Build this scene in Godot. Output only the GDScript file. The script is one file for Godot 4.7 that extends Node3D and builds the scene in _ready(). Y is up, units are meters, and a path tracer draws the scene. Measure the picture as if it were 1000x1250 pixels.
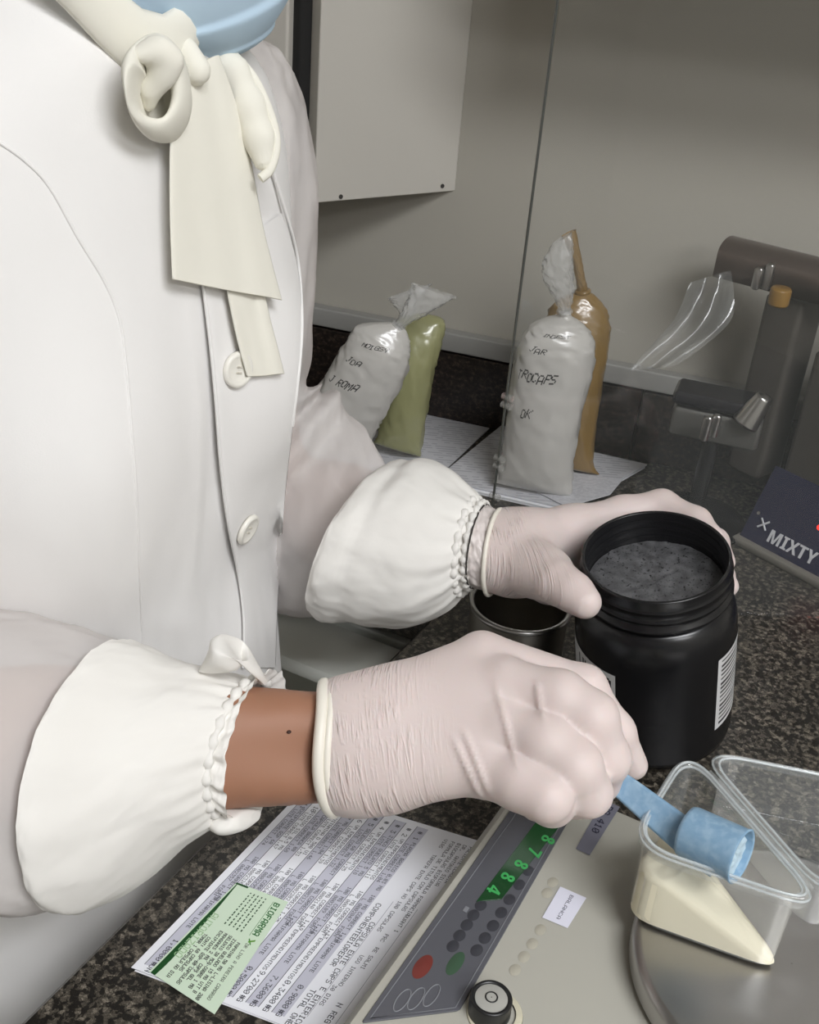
extends Node3D

# ---------------------------------------------------------------- camera model
const CT := 0.9            # height of the worktop
const EYE := 0.55          # lens above the worktop
const FOCAL := 1400.0      # in pixels of a 1000 x 1250 frame
const PITCH := 30.0
const ROLL := 5.0
var cR: Vector3
var cU: Vector3
var cF: Vector3
var cC: Vector3
var mats := {}
var names := {}
var noise := FastNoiseLite.new()

# room frame: u along the back wall, v out of it
const WO := Vector3(0.009, 0, -1.185)
const WU := Vector3(0.9613, 0, 0.2756)
const WV := Vector3(-0.2756, 0, 0.9613)
# woman's side edge of the worktop
const EA := Vector3(0.4742, 0, -0.8804)
const EN := Vector3(0.8804, 0, 0.4742)   # from the woman into the worktop
const FW := Vector3(0.8804, 0, 0.4742)   # she faces the worktop
const RW := Vector3(-0.4742, 0, 0.8804)  # her right hand side
const BODY := Vector3(-0.228, 0, -0.632)


func V(x: float, y: float, z: float) -> Vector3:
	return Vector3(x, CT + y, z)


func ray(px: float, py: float) -> Vector3:
	return cF + cR * (px - 500.0) / FOCAL - cU * (py - 625.0) / FOCAL


func P(px: float, py: float, z: float) -> Vector3:
	return cC + ray(px, py) * z


func on(px: float, py: float, y := 0.0) -> Vector3:
	var d := ray(px, py)
	return cC + d * ((CT + y - cC.y) / d.y)


func rm(u: float, y: float, v: float) -> Vector3:
	return WO + WU * u + WV * v + Vector3(0, y, 0)


# a point of the back wall seen at a pixel, v metres off the wall
func onwall(px: float, py: float, v := 0.0) -> Vector3:
	var d := ray(px, py)
	return cC + d * ((WO + WV * v - cC).dot(WV) / d.dot(WV))


# ---------------------------------------------------------------- mesh builder
class MB:
	var v := PackedVector3Array()
	var uv := PackedVector2Array()
	var ix := PackedInt32Array()
	var col := PackedColorArray()

	func tri(a: int, b: int, c: int) -> void:
		ix.append(a); ix.append(b); ix.append(c)

	func grid(rows: Array, close_u := false, close_v := false) -> MB:
		var base := v.size()
		var n: int = rows.size()
		var m: int = rows[0].size()
		for i in n:
			var r: PackedVector3Array = rows[i]
			for j in m:
				v.append(r[j])
				uv.append(Vector2(float(j) / (m if close_u else m - 1), float(i) / (n if close_v else n - 1)))
		for i in (n if close_v else n - 1):
			for j in (m if close_u else m - 1):
				var i2 := (i + 1) % n
				var j2 := (j + 1) % m
				var a := base + i * m + j
				var b := base + i * m + j2
				var c := base + i2 * m + j2
				var d := base + i2 * m + j
				tri(a, b, c); tri(a, c, d)
		return self

	# fan that closes a ring of points
	func cap(ring: PackedVector3Array, flip := false) -> MB:
		var base := v.size()
		var mid := Vector3.ZERO
		for p in ring:
			mid += p
		mid /= ring.size()
		for p in ring:
			v.append(p); uv.append(Vector2(0.5, 0.5))
		v.append(mid); uv.append(Vector2(0.5, 0.5))
		for j in ring.size():
			var k := (j + 1) % ring.size()
			if flip:
				tri(base + j, base + k, base + ring.size())
			else:
				tri(base + k, base + j, base + ring.size())
		return self

	# profile of (radius, height) turned round the y axis of xf
	func lathe(prof: Array, seg: int, xf: Transform3D) -> MB:
		var rows := []
		for p in prof:
			var r := PackedVector3Array()
			for j in seg:
				var a := TAU * j / seg
				r.append(xf * Vector3(cos(a) * p.x, p.y, sin(a) * p.x))
			rows.append(r)
		return grid(rows, true)

	func tube(path: Array, radii: Array, seg := 8, closed := false, caps := true) -> MB:
		var rows := []
		var n := path.size()
		var prev := Vector3.ZERO
		for i in n:
			var t: Vector3
			if closed:
				t = path[(i + 1) % n] - path[(i - 1 + n) % n]
			else:
				t = path[mini(i + 1, n - 1)] - path[maxi(i - 1, 0)]
			t = t.normalized()
			var a := prev
			if i == 0:
				a = Vector3.UP if absf(t.y) < 0.9 else Vector3.RIGHT
			var side := (a - t * a.dot(t)).normalized()
			prev = side
			var up := t.cross(side)
			var r := PackedVector3Array()
			var rad: float = radii[mini(i, radii.size() - 1)]
			for j in seg:
				var an := TAU * j / seg
				r.append(path[i] + (side * cos(an) + up * sin(an)) * rad)
			rows.append(r)
		grid(rows, true, closed)
		if caps and not closed:
			cap(rows[0], true); cap(rows[n - 1])
		return self

	# upright prism over a polygon of world points (their y is ignored), with a small chamfer
	func prism(poly: PackedVector3Array, y0: float, y1: float, bev := 0.001, round_r := 0.0, seg := 5) -> MB:
		var p2 := PackedVector2Array()
		for p in poly:
			p2.append(Vector2(p.x, p.z))
		if not Geometry2D.is_polygon_clockwise(p2):
			p2.reverse()
		p2 = rounded(p2, round_r if round_r > 0.0 else bev * 1.5, seg if round_r > 0.0 else 2)
		var inner := p2
		if bev > 0.0:
			inner = inset(p2, bev)
		var rows := []
		for lv in [[inner, y0], [p2, y0 + bev], [p2, y1 - bev], [inner, y1]]:
			var r := PackedVector3Array()
			for q in lv[0]:
				r.append(Vector3(q.x, lv[1], q.y))
			rows.append(r)
		grid(rows, true)
		var t := Geometry2D.triangulate_polygon(p2)
		for side in 2:
			var base := v.size()
			var bb := Rect2(inner[0], Vector2.ZERO)
			for q in inner:
				bb = bb.expand(q)
			for q in inner:
				v.append(Vector3(q.x, y1 if side == 0 else y0, q.y))
				uv.append((q - bb.position) / bb.size)
			for k in range(0, t.size(), 3):
				if side == 0:
					tri(base + t[k], base + t[k + 1], base + t[k + 2])
				else:
					tri(base + t[k], base + t[k + 2], base + t[k + 1])
		return self

	static func inset(p: PackedVector2Array, d: float) -> PackedVector2Array:
		var out := PackedVector2Array()
		var n := p.size()
		var area := 0.0
		for i in n:
			area += p[i].cross(p[(i + 1) % n])
		var s := 1.0 if area > 0 else -1.0
		for i in n:
			var a := p[(i - 1 + n) % n]
			var b := p[i]
			var c := p[(i + 1) % n]
			var n1 := (b - a).normalized().orthogonal() * -s
			var n2 := (c - b).normalized().orthogonal() * -s
			var m := (n1 + n2)
			var l := m.length()
			m = m / l if l > 1e-6 else n1
			out.append(b + m * d / maxf(0.4, m.dot(n1)))
		return out

	static func rounded(p: PackedVector2Array, r: float, seg: int) -> PackedVector2Array:
		var out := PackedVector2Array()
		var n := p.size()
		for i in n:
			var b := p[i]
			var d1 := p[(i - 1 + n) % n] - b
			var d2 := p[(i + 1) % n] - b
			var k1 := b + d1.normalized() * minf(r, d1.length() * 0.45)
			var k2 := b + d2.normalized() * minf(r, d2.length() * 0.45)
			for s in seg + 1:
				var t := float(s) / seg
				out.append(k1.lerp(b, t).lerp(b.lerp(k2, t), t))
		return out

	# box from a corner frame: centre, three half axes, chamfer
	func box(c: Vector3, x: Vector3, y: Vector3, z: Vector3, bev := 0.001) -> MB:
		var lx := x.length()
		var ly := y.length()
		var lz := z.length()
		var b := minf(bev, minf(lx, minf(ly, lz)) * 0.45)
		var xf := Transform3D(Basis(x / lx, y / ly, z / lz), c)
		var base := v.size()
		var pts := PackedVector3Array([Vector3(-lx, 0, -lz), Vector3(lx, 0, -lz), Vector3(lx, 0, lz), Vector3(-lx, 0, lz)])
		prism(pts, -ly, ly, b)
		for i in range(base, v.size()):
			v[i] = xf * v[i]
		return self

	func shift(by: Vector3) -> void:
		for i in v.size():
			v[i] += by

	func normals() -> PackedVector3Array:
		var nn := PackedVector3Array()
		nn.resize(v.size())
		for k in range(0, ix.size(), 3):
			var a := ix[k]
			var b := ix[k + 1]
			var c := ix[k + 2]
			var fn := (v[c] - v[a]).cross(v[b] - v[a])
			nn[a] += fn; nn[b] += fn; nn[c] += fn
		for i in nn.size():
			nn[i] = nn[i].normalized() if nn[i].length_squared() > 0.0 else Vector3.UP
		return nn

	func mesh() -> ArrayMesh:
		var arr := []
		arr.resize(Mesh.ARRAY_MAX)
		arr[Mesh.ARRAY_VERTEX] = v
		arr[Mesh.ARRAY_NORMAL] = normals()
		if uv.size() == v.size():
			arr[Mesh.ARRAY_TEX_UV] = uv
		if col.size() == v.size():
			arr[Mesh.ARRAY_COLOR] = col
		arr[Mesh.ARRAY_INDEX] = ix
		var m := ArrayMesh.new()
		m.add_surface_from_arrays(Mesh.PRIMITIVE_TRIANGLES, arr)
		return m


# distance field on a grid, meshed as surface nets
class Field:
	var o: Vector3
	var h: float
	var nx: int
	var ny: int
	var nz: int
	var f := PackedFloat32Array()

	func _init(lo: Vector3, hi: Vector3, cell: float) -> void:
		o = lo; h = cell
		nx = int((hi.x - lo.x) / h) + 2
		ny = int((hi.y - lo.y) / h) + 2
		nz = int((hi.z - lo.z) / h) + 2
		f.resize(nx * ny * nz)
		f.fill(1.0)

	func blank() -> Field:
		return Field.new(o, o + Vector3(nx - 2, ny - 2, nz - 2) * h + Vector3.ONE * h * 0.5, h)

	func capsule(a: Vector3, b: Vector3, ra: float, rb: float, k := 0.004) -> void:
		var pad := maxf(ra, rb) + maxf(k, h * 2.5) * 1.2
		var lo := (Vector3(minf(a.x, b.x), minf(a.y, b.y), minf(a.z, b.z)) - Vector3.ONE * pad - o) / h
		var hi := (Vector3(maxf(a.x, b.x), maxf(a.y, b.y), maxf(a.z, b.z)) + Vector3.ONE * pad - o) / h
		var ba := b - a
		var l2 := maxf(ba.length_squared(), 1e-9)
		for z in range(maxi(0, int(lo.z)), mini(nz - 1, int(hi.z) + 1) + 1):
			for y in range(maxi(0, int(lo.y)), mini(ny - 1, int(hi.y) + 1) + 1):
				var at := (z * ny + y) * nx
				for x in range(maxi(0, int(lo.x)), mini(nx - 1, int(hi.x) + 1) + 1):
					var pa := o + Vector3(x, y, z) * h - a
					var t := clampf(pa.dot(ba) / l2, 0.0, 1.0)
					var d := (pa - ba * t).length() - ra - (rb - ra) * t
					var c := f[at + x]
					var g := maxf(k - absf(c - d), 0.0) / k
					f[at + x] = minf(c, d) - g * g * k * 0.25

	func chain(pts: Array, rad: Array, k := 0.004) -> void:
		for i in pts.size() - 1:
			capsule(pts[i], pts[i + 1], rad[i], rad[i + 1], k)

	func join(other: Field, k: float) -> void:
		var q := other.f
		for i in f.size():
			var d := q[i]
			if d > 0.9:
				continue
			var c := f[i]
			var g := maxf(k - absf(c - d), 0.0) / k
			f[i] = minf(c, d) - g * g * k * 0.25

	func add_to(mb: MB, smooth := 2) -> void:
		var id := PackedInt32Array()
		id.resize(f.size())
		id.fill(-1)
		var base := mb.v.size()
		var step := [0, 1, nx, nx + 1, nx * ny, nx * ny + 1, nx * ny + nx, nx * ny + nx + 1]
		var off := [Vector3(0, 0, 0), Vector3(1, 0, 0), Vector3(0, 1, 0), Vector3(1, 1, 0), Vector3(0, 0, 1), Vector3(1, 0, 1), Vector3(0, 1, 1), Vector3(1, 1, 1)]
		var ed := [[0, 1], [2, 3], [4, 5], [6, 7], [0, 2], [1, 3], [4, 6], [5, 7], [0, 4], [1, 5], [2, 6], [3, 7]]
		var far := h * 2.0
		for z in nz - 1:
			for y in ny - 1:
				var row := (z * ny + y) * nx
				for x in nx - 1:
					var at := row + x
					var f0 := f[at]
					if f0 > far or f0 < -far:
						continue
					var neg := 0
					for s in step:
						if f[at + s] < 0.0:
							neg += 1
					if neg == 0 or neg == 8:
						continue
					var sum := Vector3.ZERO
					var cnt := 0
					for e in ed:
						var d1 := f[at + step[e[0]]]
						var d2 := f[at + step[e[1]]]
						if (d1 < 0.0) != (d2 < 0.0):
							sum += off[e[0]].lerp(off[e[1]], d1 / (d1 - d2))
							cnt += 1
					id[at] = mb.v.size()
					mb.v.append(o + (Vector3(x, y, z) + sum / cnt) * h)
					mb.uv.append(Vector2.ZERO)
		var i0 := mb.ix.size()
		for z in range(1, nz - 1):
			for y in range(1, ny - 1):
				var row := (z * ny + y) * nx
				for x in range(1, nx - 1):
					var at := row + x
					if id[at] < 0:
						continue
					var inside := f[at] < 0.0
					for ax in 3:
						var s1: int = [1, nx, nx * ny][ax]
						if inside == (f[at + s1] < 0.0):
							continue
						var s2: int = [nx, nx * ny, 1][ax]
						var s3: int = [nx * ny, 1, nx][ax]
						var a := id[at]
						var b := id[at - s2]
						var c := id[at - s2 - s3]
						var d := id[at - s3]
						if a < 0 or b < 0 or c < 0 or d < 0:
							continue
						if inside:
							mb.tri(a, c, b); mb.tri(a, d, c)
						else:
							mb.tri(a, b, c); mb.tri(a, c, d)
		for pass_n in smooth:
			var acc := PackedVector3Array()
			acc.resize(mb.v.size())
			var num := PackedInt32Array()
			num.resize(mb.v.size())
			for k in range(i0, mb.ix.size(), 3):
				var a := mb.ix[k]
				var b := mb.ix[k + 1]
				var c := mb.ix[k + 2]
				acc[a] += mb.v[b] + mb.v[c]; num[a] += 2
				acc[b] += mb.v[a] + mb.v[c]; num[b] += 2
				acc[c] += mb.v[b] + mb.v[a]; num[c] += 2
			for i in range(base, mb.v.size()):
				if num[i] > 0:
					mb.v[i] = mb.v[i].lerp(acc[i] / num[i], 0.5)


# ---------------------------------------------------------------- nodes
func numbered(called: String) -> String:
	var n: int = names.get(called, 0)
	names[called] = n + 1
	return called if n == 0 else "%s_%03d" % [called, n]


func thing(called: String, label: String, category: String, at: Vector3, group := "") -> Node3D:
	var o := Node3D.new()
	o.name = numbered(called)
	o.position = at
	add_child(o)
	tag(o, label, category, group)
	return o


func tag(o: Node, label: String, category: String, group := "", kind := "") -> void:
	o.set_meta("label", label)
	o.set_meta("category", category)
	if group:
		o.set_meta("group", group)
	if kind:
		o.set_meta("kind", kind)


func part(called: String, mb: MB, mat: Material, parent: Node3D, label := "") -> MeshInstance3D:
	var o := MeshInstance3D.new()
	o.name = called if parent != self else numbered(called)
	mb.shift(-(parent.global_position if parent != self else Vector3.ZERO))
	o.mesh = mb.mesh()
	o.material_override = mat
	parent.add_child(o, true)
	if label:
		o.set_meta("label", label)
	return o


# a part that has parts of its own under it: its origin stays with its thing
func struct(called: String, mb: MB, mat: Material, label: String, category := "wall") -> MeshInstance3D:
	var o := part(called, mb, mat, self)
	tag(o, label, category, "", "structure")
	return o


# ---------------------------------------------------------------- materials
func mk(key: String, c: Color, rough := 0.6, metal := 0.0) -> StandardMaterial3D:
	if mats.has(key):
		return mats[key]
	var m := StandardMaterial3D.new()
	m.resource_name = key
	m.albedo_color = c
	m.roughness = rough
	m.metallic = metal
	mats[key] = m
	return m


func hex(s: String) -> Color:
	return Color(s)


func clear_mat(key: String, alpha: float, tint := Color(1, 1, 1), rough := 0.05) -> StandardMaterial3D:
	var m := mk(key, Color(tint.r, tint.g, tint.b, alpha), rough)
	m.transparency = BaseMaterial3D.TRANSPARENCY_ALPHA
	m.cull_mode = BaseMaterial3D.CULL_DISABLED
	return m


const GLYPHS := "A7E1111117E B7F49494936 C3E41414122 D7F4141413E E7F49494941 F7F09090901 G3E4149497A H7F0808087F I00417F4100 J2040413F01 K7F08142241 L7F40404040 M7F020C027F N7F0408107F O3E4141413E P7F09090906 Q3E4151215E R7F09192946 S4649494931 T01017F0101 U3F4040403F V1F2040201F W3F4038403F X6314081463 Y0708700807 Z6151494543 03E5149453E 100427F4000 24261514946 32141454B31 41814127F10 52745454539 63C4A494930 70171090503 83649494936 9064949291E ,0050300000 .0060600000 -0808080808 :0036360000 #147F147F14 /2010080402"
var glyph := {}


func write(im: Image, s: String, x: int, y: int, k: int, c: Color, bold := 0, lean := 0.0) -> void:
	if glyph.is_empty():
		for t in GLYPHS.split(" "):
			var cols := []
			for i in 5:
				cols.append(t.substr(1 + i * 2, 2).hex_to_int())
			glyph[t[0]] = cols
	for ch in s:
		if glyph.has(ch):
			for i in 5:
				for j in 7:
					if int(glyph[ch][i]) >> j & 1:
						im.fill_rect(Rect2i(x + i * k + int(lean * (7 - j) * k), y + j * k, k + bold, k + bold), c)
		x += 6 * k


# marker pen: every dot of the letter becomes a round blob, letters wander a little
func hand_write(im: Image, s: String, x: int, y: int, k: int, c: Color, seed_n: int) -> void:
	write(im, "", 0, 0, 1, c)
	var rng := RandomNumberGenerator.new()
	rng.seed = seed_n
	for ch in s:
		var dy := rng.randi_range(-3, 3)
		var lean := rng.randf_range(0.1, 0.4)
		if glyph.has(ch):
			for i in 5:
				for j in 7:
					if int(glyph[ch][i]) >> j & 1:
						im.fill_rect(Rect2i(x + i * k + int(lean * (7 - j) * k), y + dy + j * (k - 1), k, k - 1), c)
		x += int((5.2 + rng.randf() * 0.8) * k)


func tex(im: Image) -> ImageTexture:
	return ImageTexture.create_from_image(im)


func granite(key: String, dark: Color, mid: Color, light: Color, seed_n: int, span: float, rough := 0.25) -> StandardMaterial3D:
	var n := 640
	var im := Image.create(n, n, false, Image.FORMAT_RGB8)
	var a := FastNoiseLite.new()
	a.seed = seed_n
	a.noise_type = FastNoiseLite.TYPE_CELLULAR
	a.frequency = 0.085
	a.cellular_return_type = FastNoiseLite.RETURN_CELL_VALUE
	a.domain_warp_enabled = true
	a.domain_warp_amplitude = 9.0
	a.domain_warp_frequency = 0.05
	var b := FastNoiseLite.new()
	b.seed = seed_n + 5
	b.frequency = 0.028
	var g := FastNoiseLite.new()
	g.seed = seed_n + 9
	g.frequency = 0.22
	for y in n:
		for x in n:
			var c := a.get_noise_2d(x, y) + b.get_noise_2d(x, y) * 0.8
			var k: Color
			if c < -0.05:
				k = dark
			elif c < 0.5:
				k = mid
			else:
				k = light
			var s := 1.0 + 0.45 * g.get_noise_2d(x, y)
			im.set_pixel(x, y, Color(k.r * s, k.g * s, k.b * s))
	var m := mk(key, Color.WHITE, rough)
	m.albedo_texture = tex(im)
	m.uv1_triplanar = true
	m.uv1_world_triplanar = true
	m.uv1_scale = Vector3.ONE / span
	return m


func catmull(p: Array, sub: int) -> Array:
	# rows of floats or Vector3, smoothly interpolated
	var out := []
	var n := p.size()
	for i in n - 1:
		for s in sub:
			var t := float(s) / sub
			var a = p[maxi(i - 1, 0)]
			var b = p[i]
			var c = p[i + 1]
			var d = p[mini(i + 2, n - 1)]
			if b is Array:
				var r := []
				for k in b.size():
					r.append(cubic(a[k], b[k], c[k], d[k], t))
				out.append(r)
			else:
				out.append(cubic(a, b, c, d, t))
	out.append(p[n - 1])
	return out


func cubic(a, b, c, d, t: float):
	return (b * 2.0 + (c - a) * t + (a * 2.0 - b * 5.0 + c * 4.0 - d) * t * t + (b * 3.0 - a - c * 3.0 + d) * t * t * t) * 0.5


# ---------------------------------------------------------------- the coat's shape
var coat_rows := []   # y, shift along FW, half width, half depth front, half depth back, lateral shift


func coat_at(y: float) -> Array:
	var r := coat_rows
	if y <= r[0][0]:
		return r[0]
	for i in r.size() - 1:
		if y <= r[i + 1][0]:
			var t: float = (y - r[i][0]) / (r[i + 1][0] - r[i][0])
			var out := []
			for k in 6:
				out.append(cubic(r[maxi(i - 1, 0)][k], r[i][k], r[i + 1][k], r[mini(i + 2, r.size() - 1)][k], t))
			return out
	return r[r.size() - 1]


func coat_radius(q: Array, y: float, a: float) -> float:
	# a = 0 straight ahead, PI / 2 at her right
	var cw := sin(a)
	var cf := cos(a)
	var w: float = q[2]
	var b: float = q[3] if cf > 0 else q[4]
	var e := 2.35
	var r := pow(pow(absf(cw) / w, e) + pow(absf(cf) / b, e), -1.0 / e)
	# bust
	for s in [-1.0, 1.0]:
		var da: float = a - s * 0.62
		var dy := (y - 0.255) / 0.075
		r += 0.017 * exp(-da * da / 0.14 - dy * dy)
	# soft drape of the cloth
	r += 0.0035 * noise.get_noise_3d(cw * 60.0, y * 110.0, cf * 60.0) * smoothstep(0.5, 0.1, y)
	return r


func coat_point(y: float, a: float, lift := 0.0) -> Vector3:
	var q := coat_at(y)
	var r := coat_radius(q, y, a) + lift
	return BODY + FW * (q[1] + cos(a) * r) + RW * (q[5] + sin(a) * r) + Vector3(0, CT + y, 0)


func coat_inside(p: Vector3) -> float:
	var y := p.y - CT
	var q := coat_at(y)
	var d := p - BODY
	var f: float = d.dot(FW) - q[1]
	var w: float = d.dot(RW) - q[5]
	return sqrt(f * f + w * w) - coat_radius(q, y, atan2(w, f))


func hit(px: float, py: float, lift := 0.0) -> Vector3:
	var d := ray(px, py)
	var z := 0.40
	var best := 1e9
	var best_z := 0.64
	while z < 1.0:
		var ci := coat_inside(cC + d * z)
		if ci < best:
			best = ci
			best_z = z
		if ci < lift:
			var lo := z - 0.006
			var hi := z
			for k in 12:
				var m := (lo + hi) * 0.5
				if coat_inside(cC + d * m) < lift:
					hi = m
				else:
					lo = m
			return cC + d * hi
		z += 0.006
	return cC + d * best_z


# ---------------------------------------------------------------- the scene
func _ready() -> void:
	var pr := deg_to_rad(PITCH)
	var rr := deg_to_rad(ROLL)
	cF = Vector3(0, -sin(pr), -cos(pr))
	var r0 := Vector3(1, 0, 0)
	var u0 := r0.cross(cF)
	cR = r0 * cos(rr) + u0 * sin(rr)
	cU = u0 * cos(rr) - r0 * sin(rr)
	cC = Vector3(0, CT + EYE, 0)
	noise.seed = 7
	noise.frequency = 0.05

	var cam := Camera3D.new()
	cam.name = "camera"
	cam.fov = rad_to_deg(2.0 * atan(625.0 / FOCAL))
	cam.near = 0.02
	cam.transform = Transform3D(Basis(cR, cU, -cF), cC)
	add_child(cam)
	var we := WorldEnvironment.new()
	we.name = "environment"
	var en := Environment.new()
	en.background_mode = Environment.BG_COLOR
	en.background_color = Color(0.0, 0.0, 0.0)
	en.tonemap_mode = Environment.TONE_MAPPER_LINEAR
	en.tonemap_exposure = 1.0
	en.sdfgi_enabled = true
	en.ssao_enabled = true
	en.ssil_enabled = true
	we.environment = en
	add_child(we)
	ceiling_lamp(Vector3(0.75, 2.58, 0.55), 3.6, 1.1, 0.5, "long white ceiling light panel over the worktop")
	ceiling_lamp(Vector3(1.3, 2.58, 1.7), 3.0, 1.1, 0.5, "white ceiling light panel by the wall opposite the worktop")

	materials()
	room()
	worktop()
	wall_cabinet()
	papers_and_bags()
	metal_cup()
	machine()
	acrylic_sheet()
	jar()
	scale()
	container()
	scoop()
	printed_paper()
	woman()


func ceiling_lamp(at: Vector3, energy: float, w: float, d: float, label: String) -> void:
	var t := thing("ceiling_light", label, "ceiling light", at)
	var x := Vector3(w * 0.5, 0, 0)
	var z := Vector3(0, 0, d * 0.5)
	part("housing", MB.new().box(at + Vector3(0, 0.012, 0), x * 1.06, Vector3(0, 0.008, 0), z * 1.1, 0.004), mk("lamp_frame", hex("d8d8d6"), 0.5), t)
	var glow := mk("lamp_glow", Color(0.95, 0.95, 0.95), 0.5)
	glow.emission_enabled = true
	glow.emission = Color(0.985, 0.99, 1.0)
	glow.emission_energy_multiplier = 1.5
	part("diffuser_light", MB.new().box(at, x, Vector3(0, 0.004, 0), z, 0.002), glow, t)
	var l := AreaLight3D.new()
	l.name = "panel_light"
	l.area_size = Vector2(w, d)
	l.light_energy = energy
	l.light_color = Color(0.985, 0.99, 1.0)
	l.area_range = 8.0
	l.shadow_enabled = true
	l.position = Vector3(0, -0.012, 0)
	l.rotation = Vector3(-PI / 2, 0, 0)
	t.add_child(l)


func materials() -> void:
	granite("granite", hex("211f1c"), hex("4c473f"), hex("746d62"), 3, 0.16, 0.32)
	granite("granite_tile", hex("1a1614"), hex("2f2723"), hex("4c4038"), 21, 0.14, 0.3)
	mk("wall_paint", hex("b4b0a6"), 0.8)
	mk("room_paint", hex("c9c6be"), 0.9)
	mk("laminate", hex("e4e6df"), 0.45)
	mk("cabinet_white", hex("c9c5bd"), 0.4)
	mk("dark_gap", hex("181716"), 0.8)
	var coat := mk("coat_cloth", hex("eceae8"), 0.85)
	var wn := FastNoiseLite.new()
	wn.seed = 4
	wn.frequency = 0.35
	var wt := NoiseTexture2D.new()
	wt.width = 256
	wt.height = 256
	wt.seamless = true
	wt.as_normal_map = true
	wt.bump_strength = 1.5
	wt.noise = wn
	coat.normal_enabled = true
	coat.normal_texture = wt
	coat.normal_scale = 0.12
	coat.uv1_triplanar = true
	coat.uv1_scale = Vector3.ONE * 14.0
	coat.rim_enabled = true
	coat.rim = 0.25
	var cream := mk("cream_cloth", hex("eeebdf"), 0.8)
	cream.backlight_enabled = true
	cream.backlight = Color(0.3, 0.29, 0.26)
	var sheer := mk("sheer_cloth", Color(0.93, 0.91, 0.9, 0.56), 0.8)
	sheer.transparency = BaseMaterial3D.TRANSPARENCY_ALPHA
	sheer.cull_mode = BaseMaterial3D.CULL_DISABLED
	var band := mk("double_cloth", Color(0.93, 0.92, 0.9, 0.95), 0.8)
	band.transparency = BaseMaterial3D.TRANSPARENCY_ALPHA
	band.cull_mode = BaseMaterial3D.CULL_DISABLED
	var gl := mk("glove_latex", hex("d8c9c5"), 0.55)
	gl.subsurf_scatter_enabled = true
	gl.subsurf_scatter_strength = 0.12
	gl.heightmap_enabled = true
	gl.heightmap_texture = tex(wrinkle_image(5))
	gl.heightmap_scale = 0.17
	mk("glove_roll", hex("e9e4d8"), 0.4)
	var sk := mk("skin", hex("9c7058"), 0.55)
	sk.subsurf_scatter_enabled = true
	sk.subsurf_scatter_strength = 0.1
	mk("steel", hex("b9b8b6"), 0.28, 1.0)
	mk("dark_steel", hex("a5a19a"), 0.4, 1.0)
	mk("black_plastic", hex("0e0e10"), 0.25)
	mk("beige_plastic", hex("b0aea4"), 0.45)
	mk("paper", hex("eeeff3"), 0.7)
	var ac := clear_mat("acrylic", 0.012, Color(0.93, 0.96, 0.94), 0.02)
	ac.metallic_specular = 0.36
	clear_mat("rim_plastic", 0.3, Color(0.9, 0.93, 0.94), 0.06)
	clear_mat("clear_plastic", 0.10, Color(0.95, 0.97, 0.97), 0.06)


# ---------------------------------------------------------------- room
func wall_box(called: String, u0: float, u1: float, y0: float, y1: float, v0: float, v1: float, mat: Material, label: String, cat := "wall") -> MeshInstance3D:
	var m := MB.new().box(rm((u0 + u1) / 2, (y0 + y1) / 2, (v0 + v1) / 2), WU * (u1 - u0) / 2, Vector3(0, (y1 - y0) / 2, 0), WV * (v1 - v0) / 2, 0.001)
	return struct(called, m, mat, label, cat)


func room() -> void:
	var p: Material = mats.room_paint
	wall_box("floor", -1.9, 2.6, -0.1, 0.0, -0.1, 3.6, mk("floor_tile", hex("9d9a92"), 0.4), "pale grey floor under the cabinets", "floor")
	wall_box("ceiling", -1.9, 2.6, 2.6, 2.7, -0.1, 3.6, p, "plain pale ceiling", "ceiling")
	wall_box("wall_back", -1.9, 2.6, 0.0, 2.6, -0.1, 0.0, mats.wall_paint, "greyish white painted wall behind the bags", "wall")
	wall_box("wall_left", -1.9, -1.8, 0.0, 2.6, 0.0, 3.6, p, "pale wall behind the woman", "wall")
	wall_box("wall_right", 2.5, 2.6, 0.0, 2.6, 0.0, 3.6, p, "pale wall beyond the mixing machine", "wall")
	wall_box("wall_front", -1.8, 2.5, 0.0, 2.6, 3.5, 3.6, mk("grey_paint", hex("96928a"), 0.9), "pale wall opposite the worktop", "wall")


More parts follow.
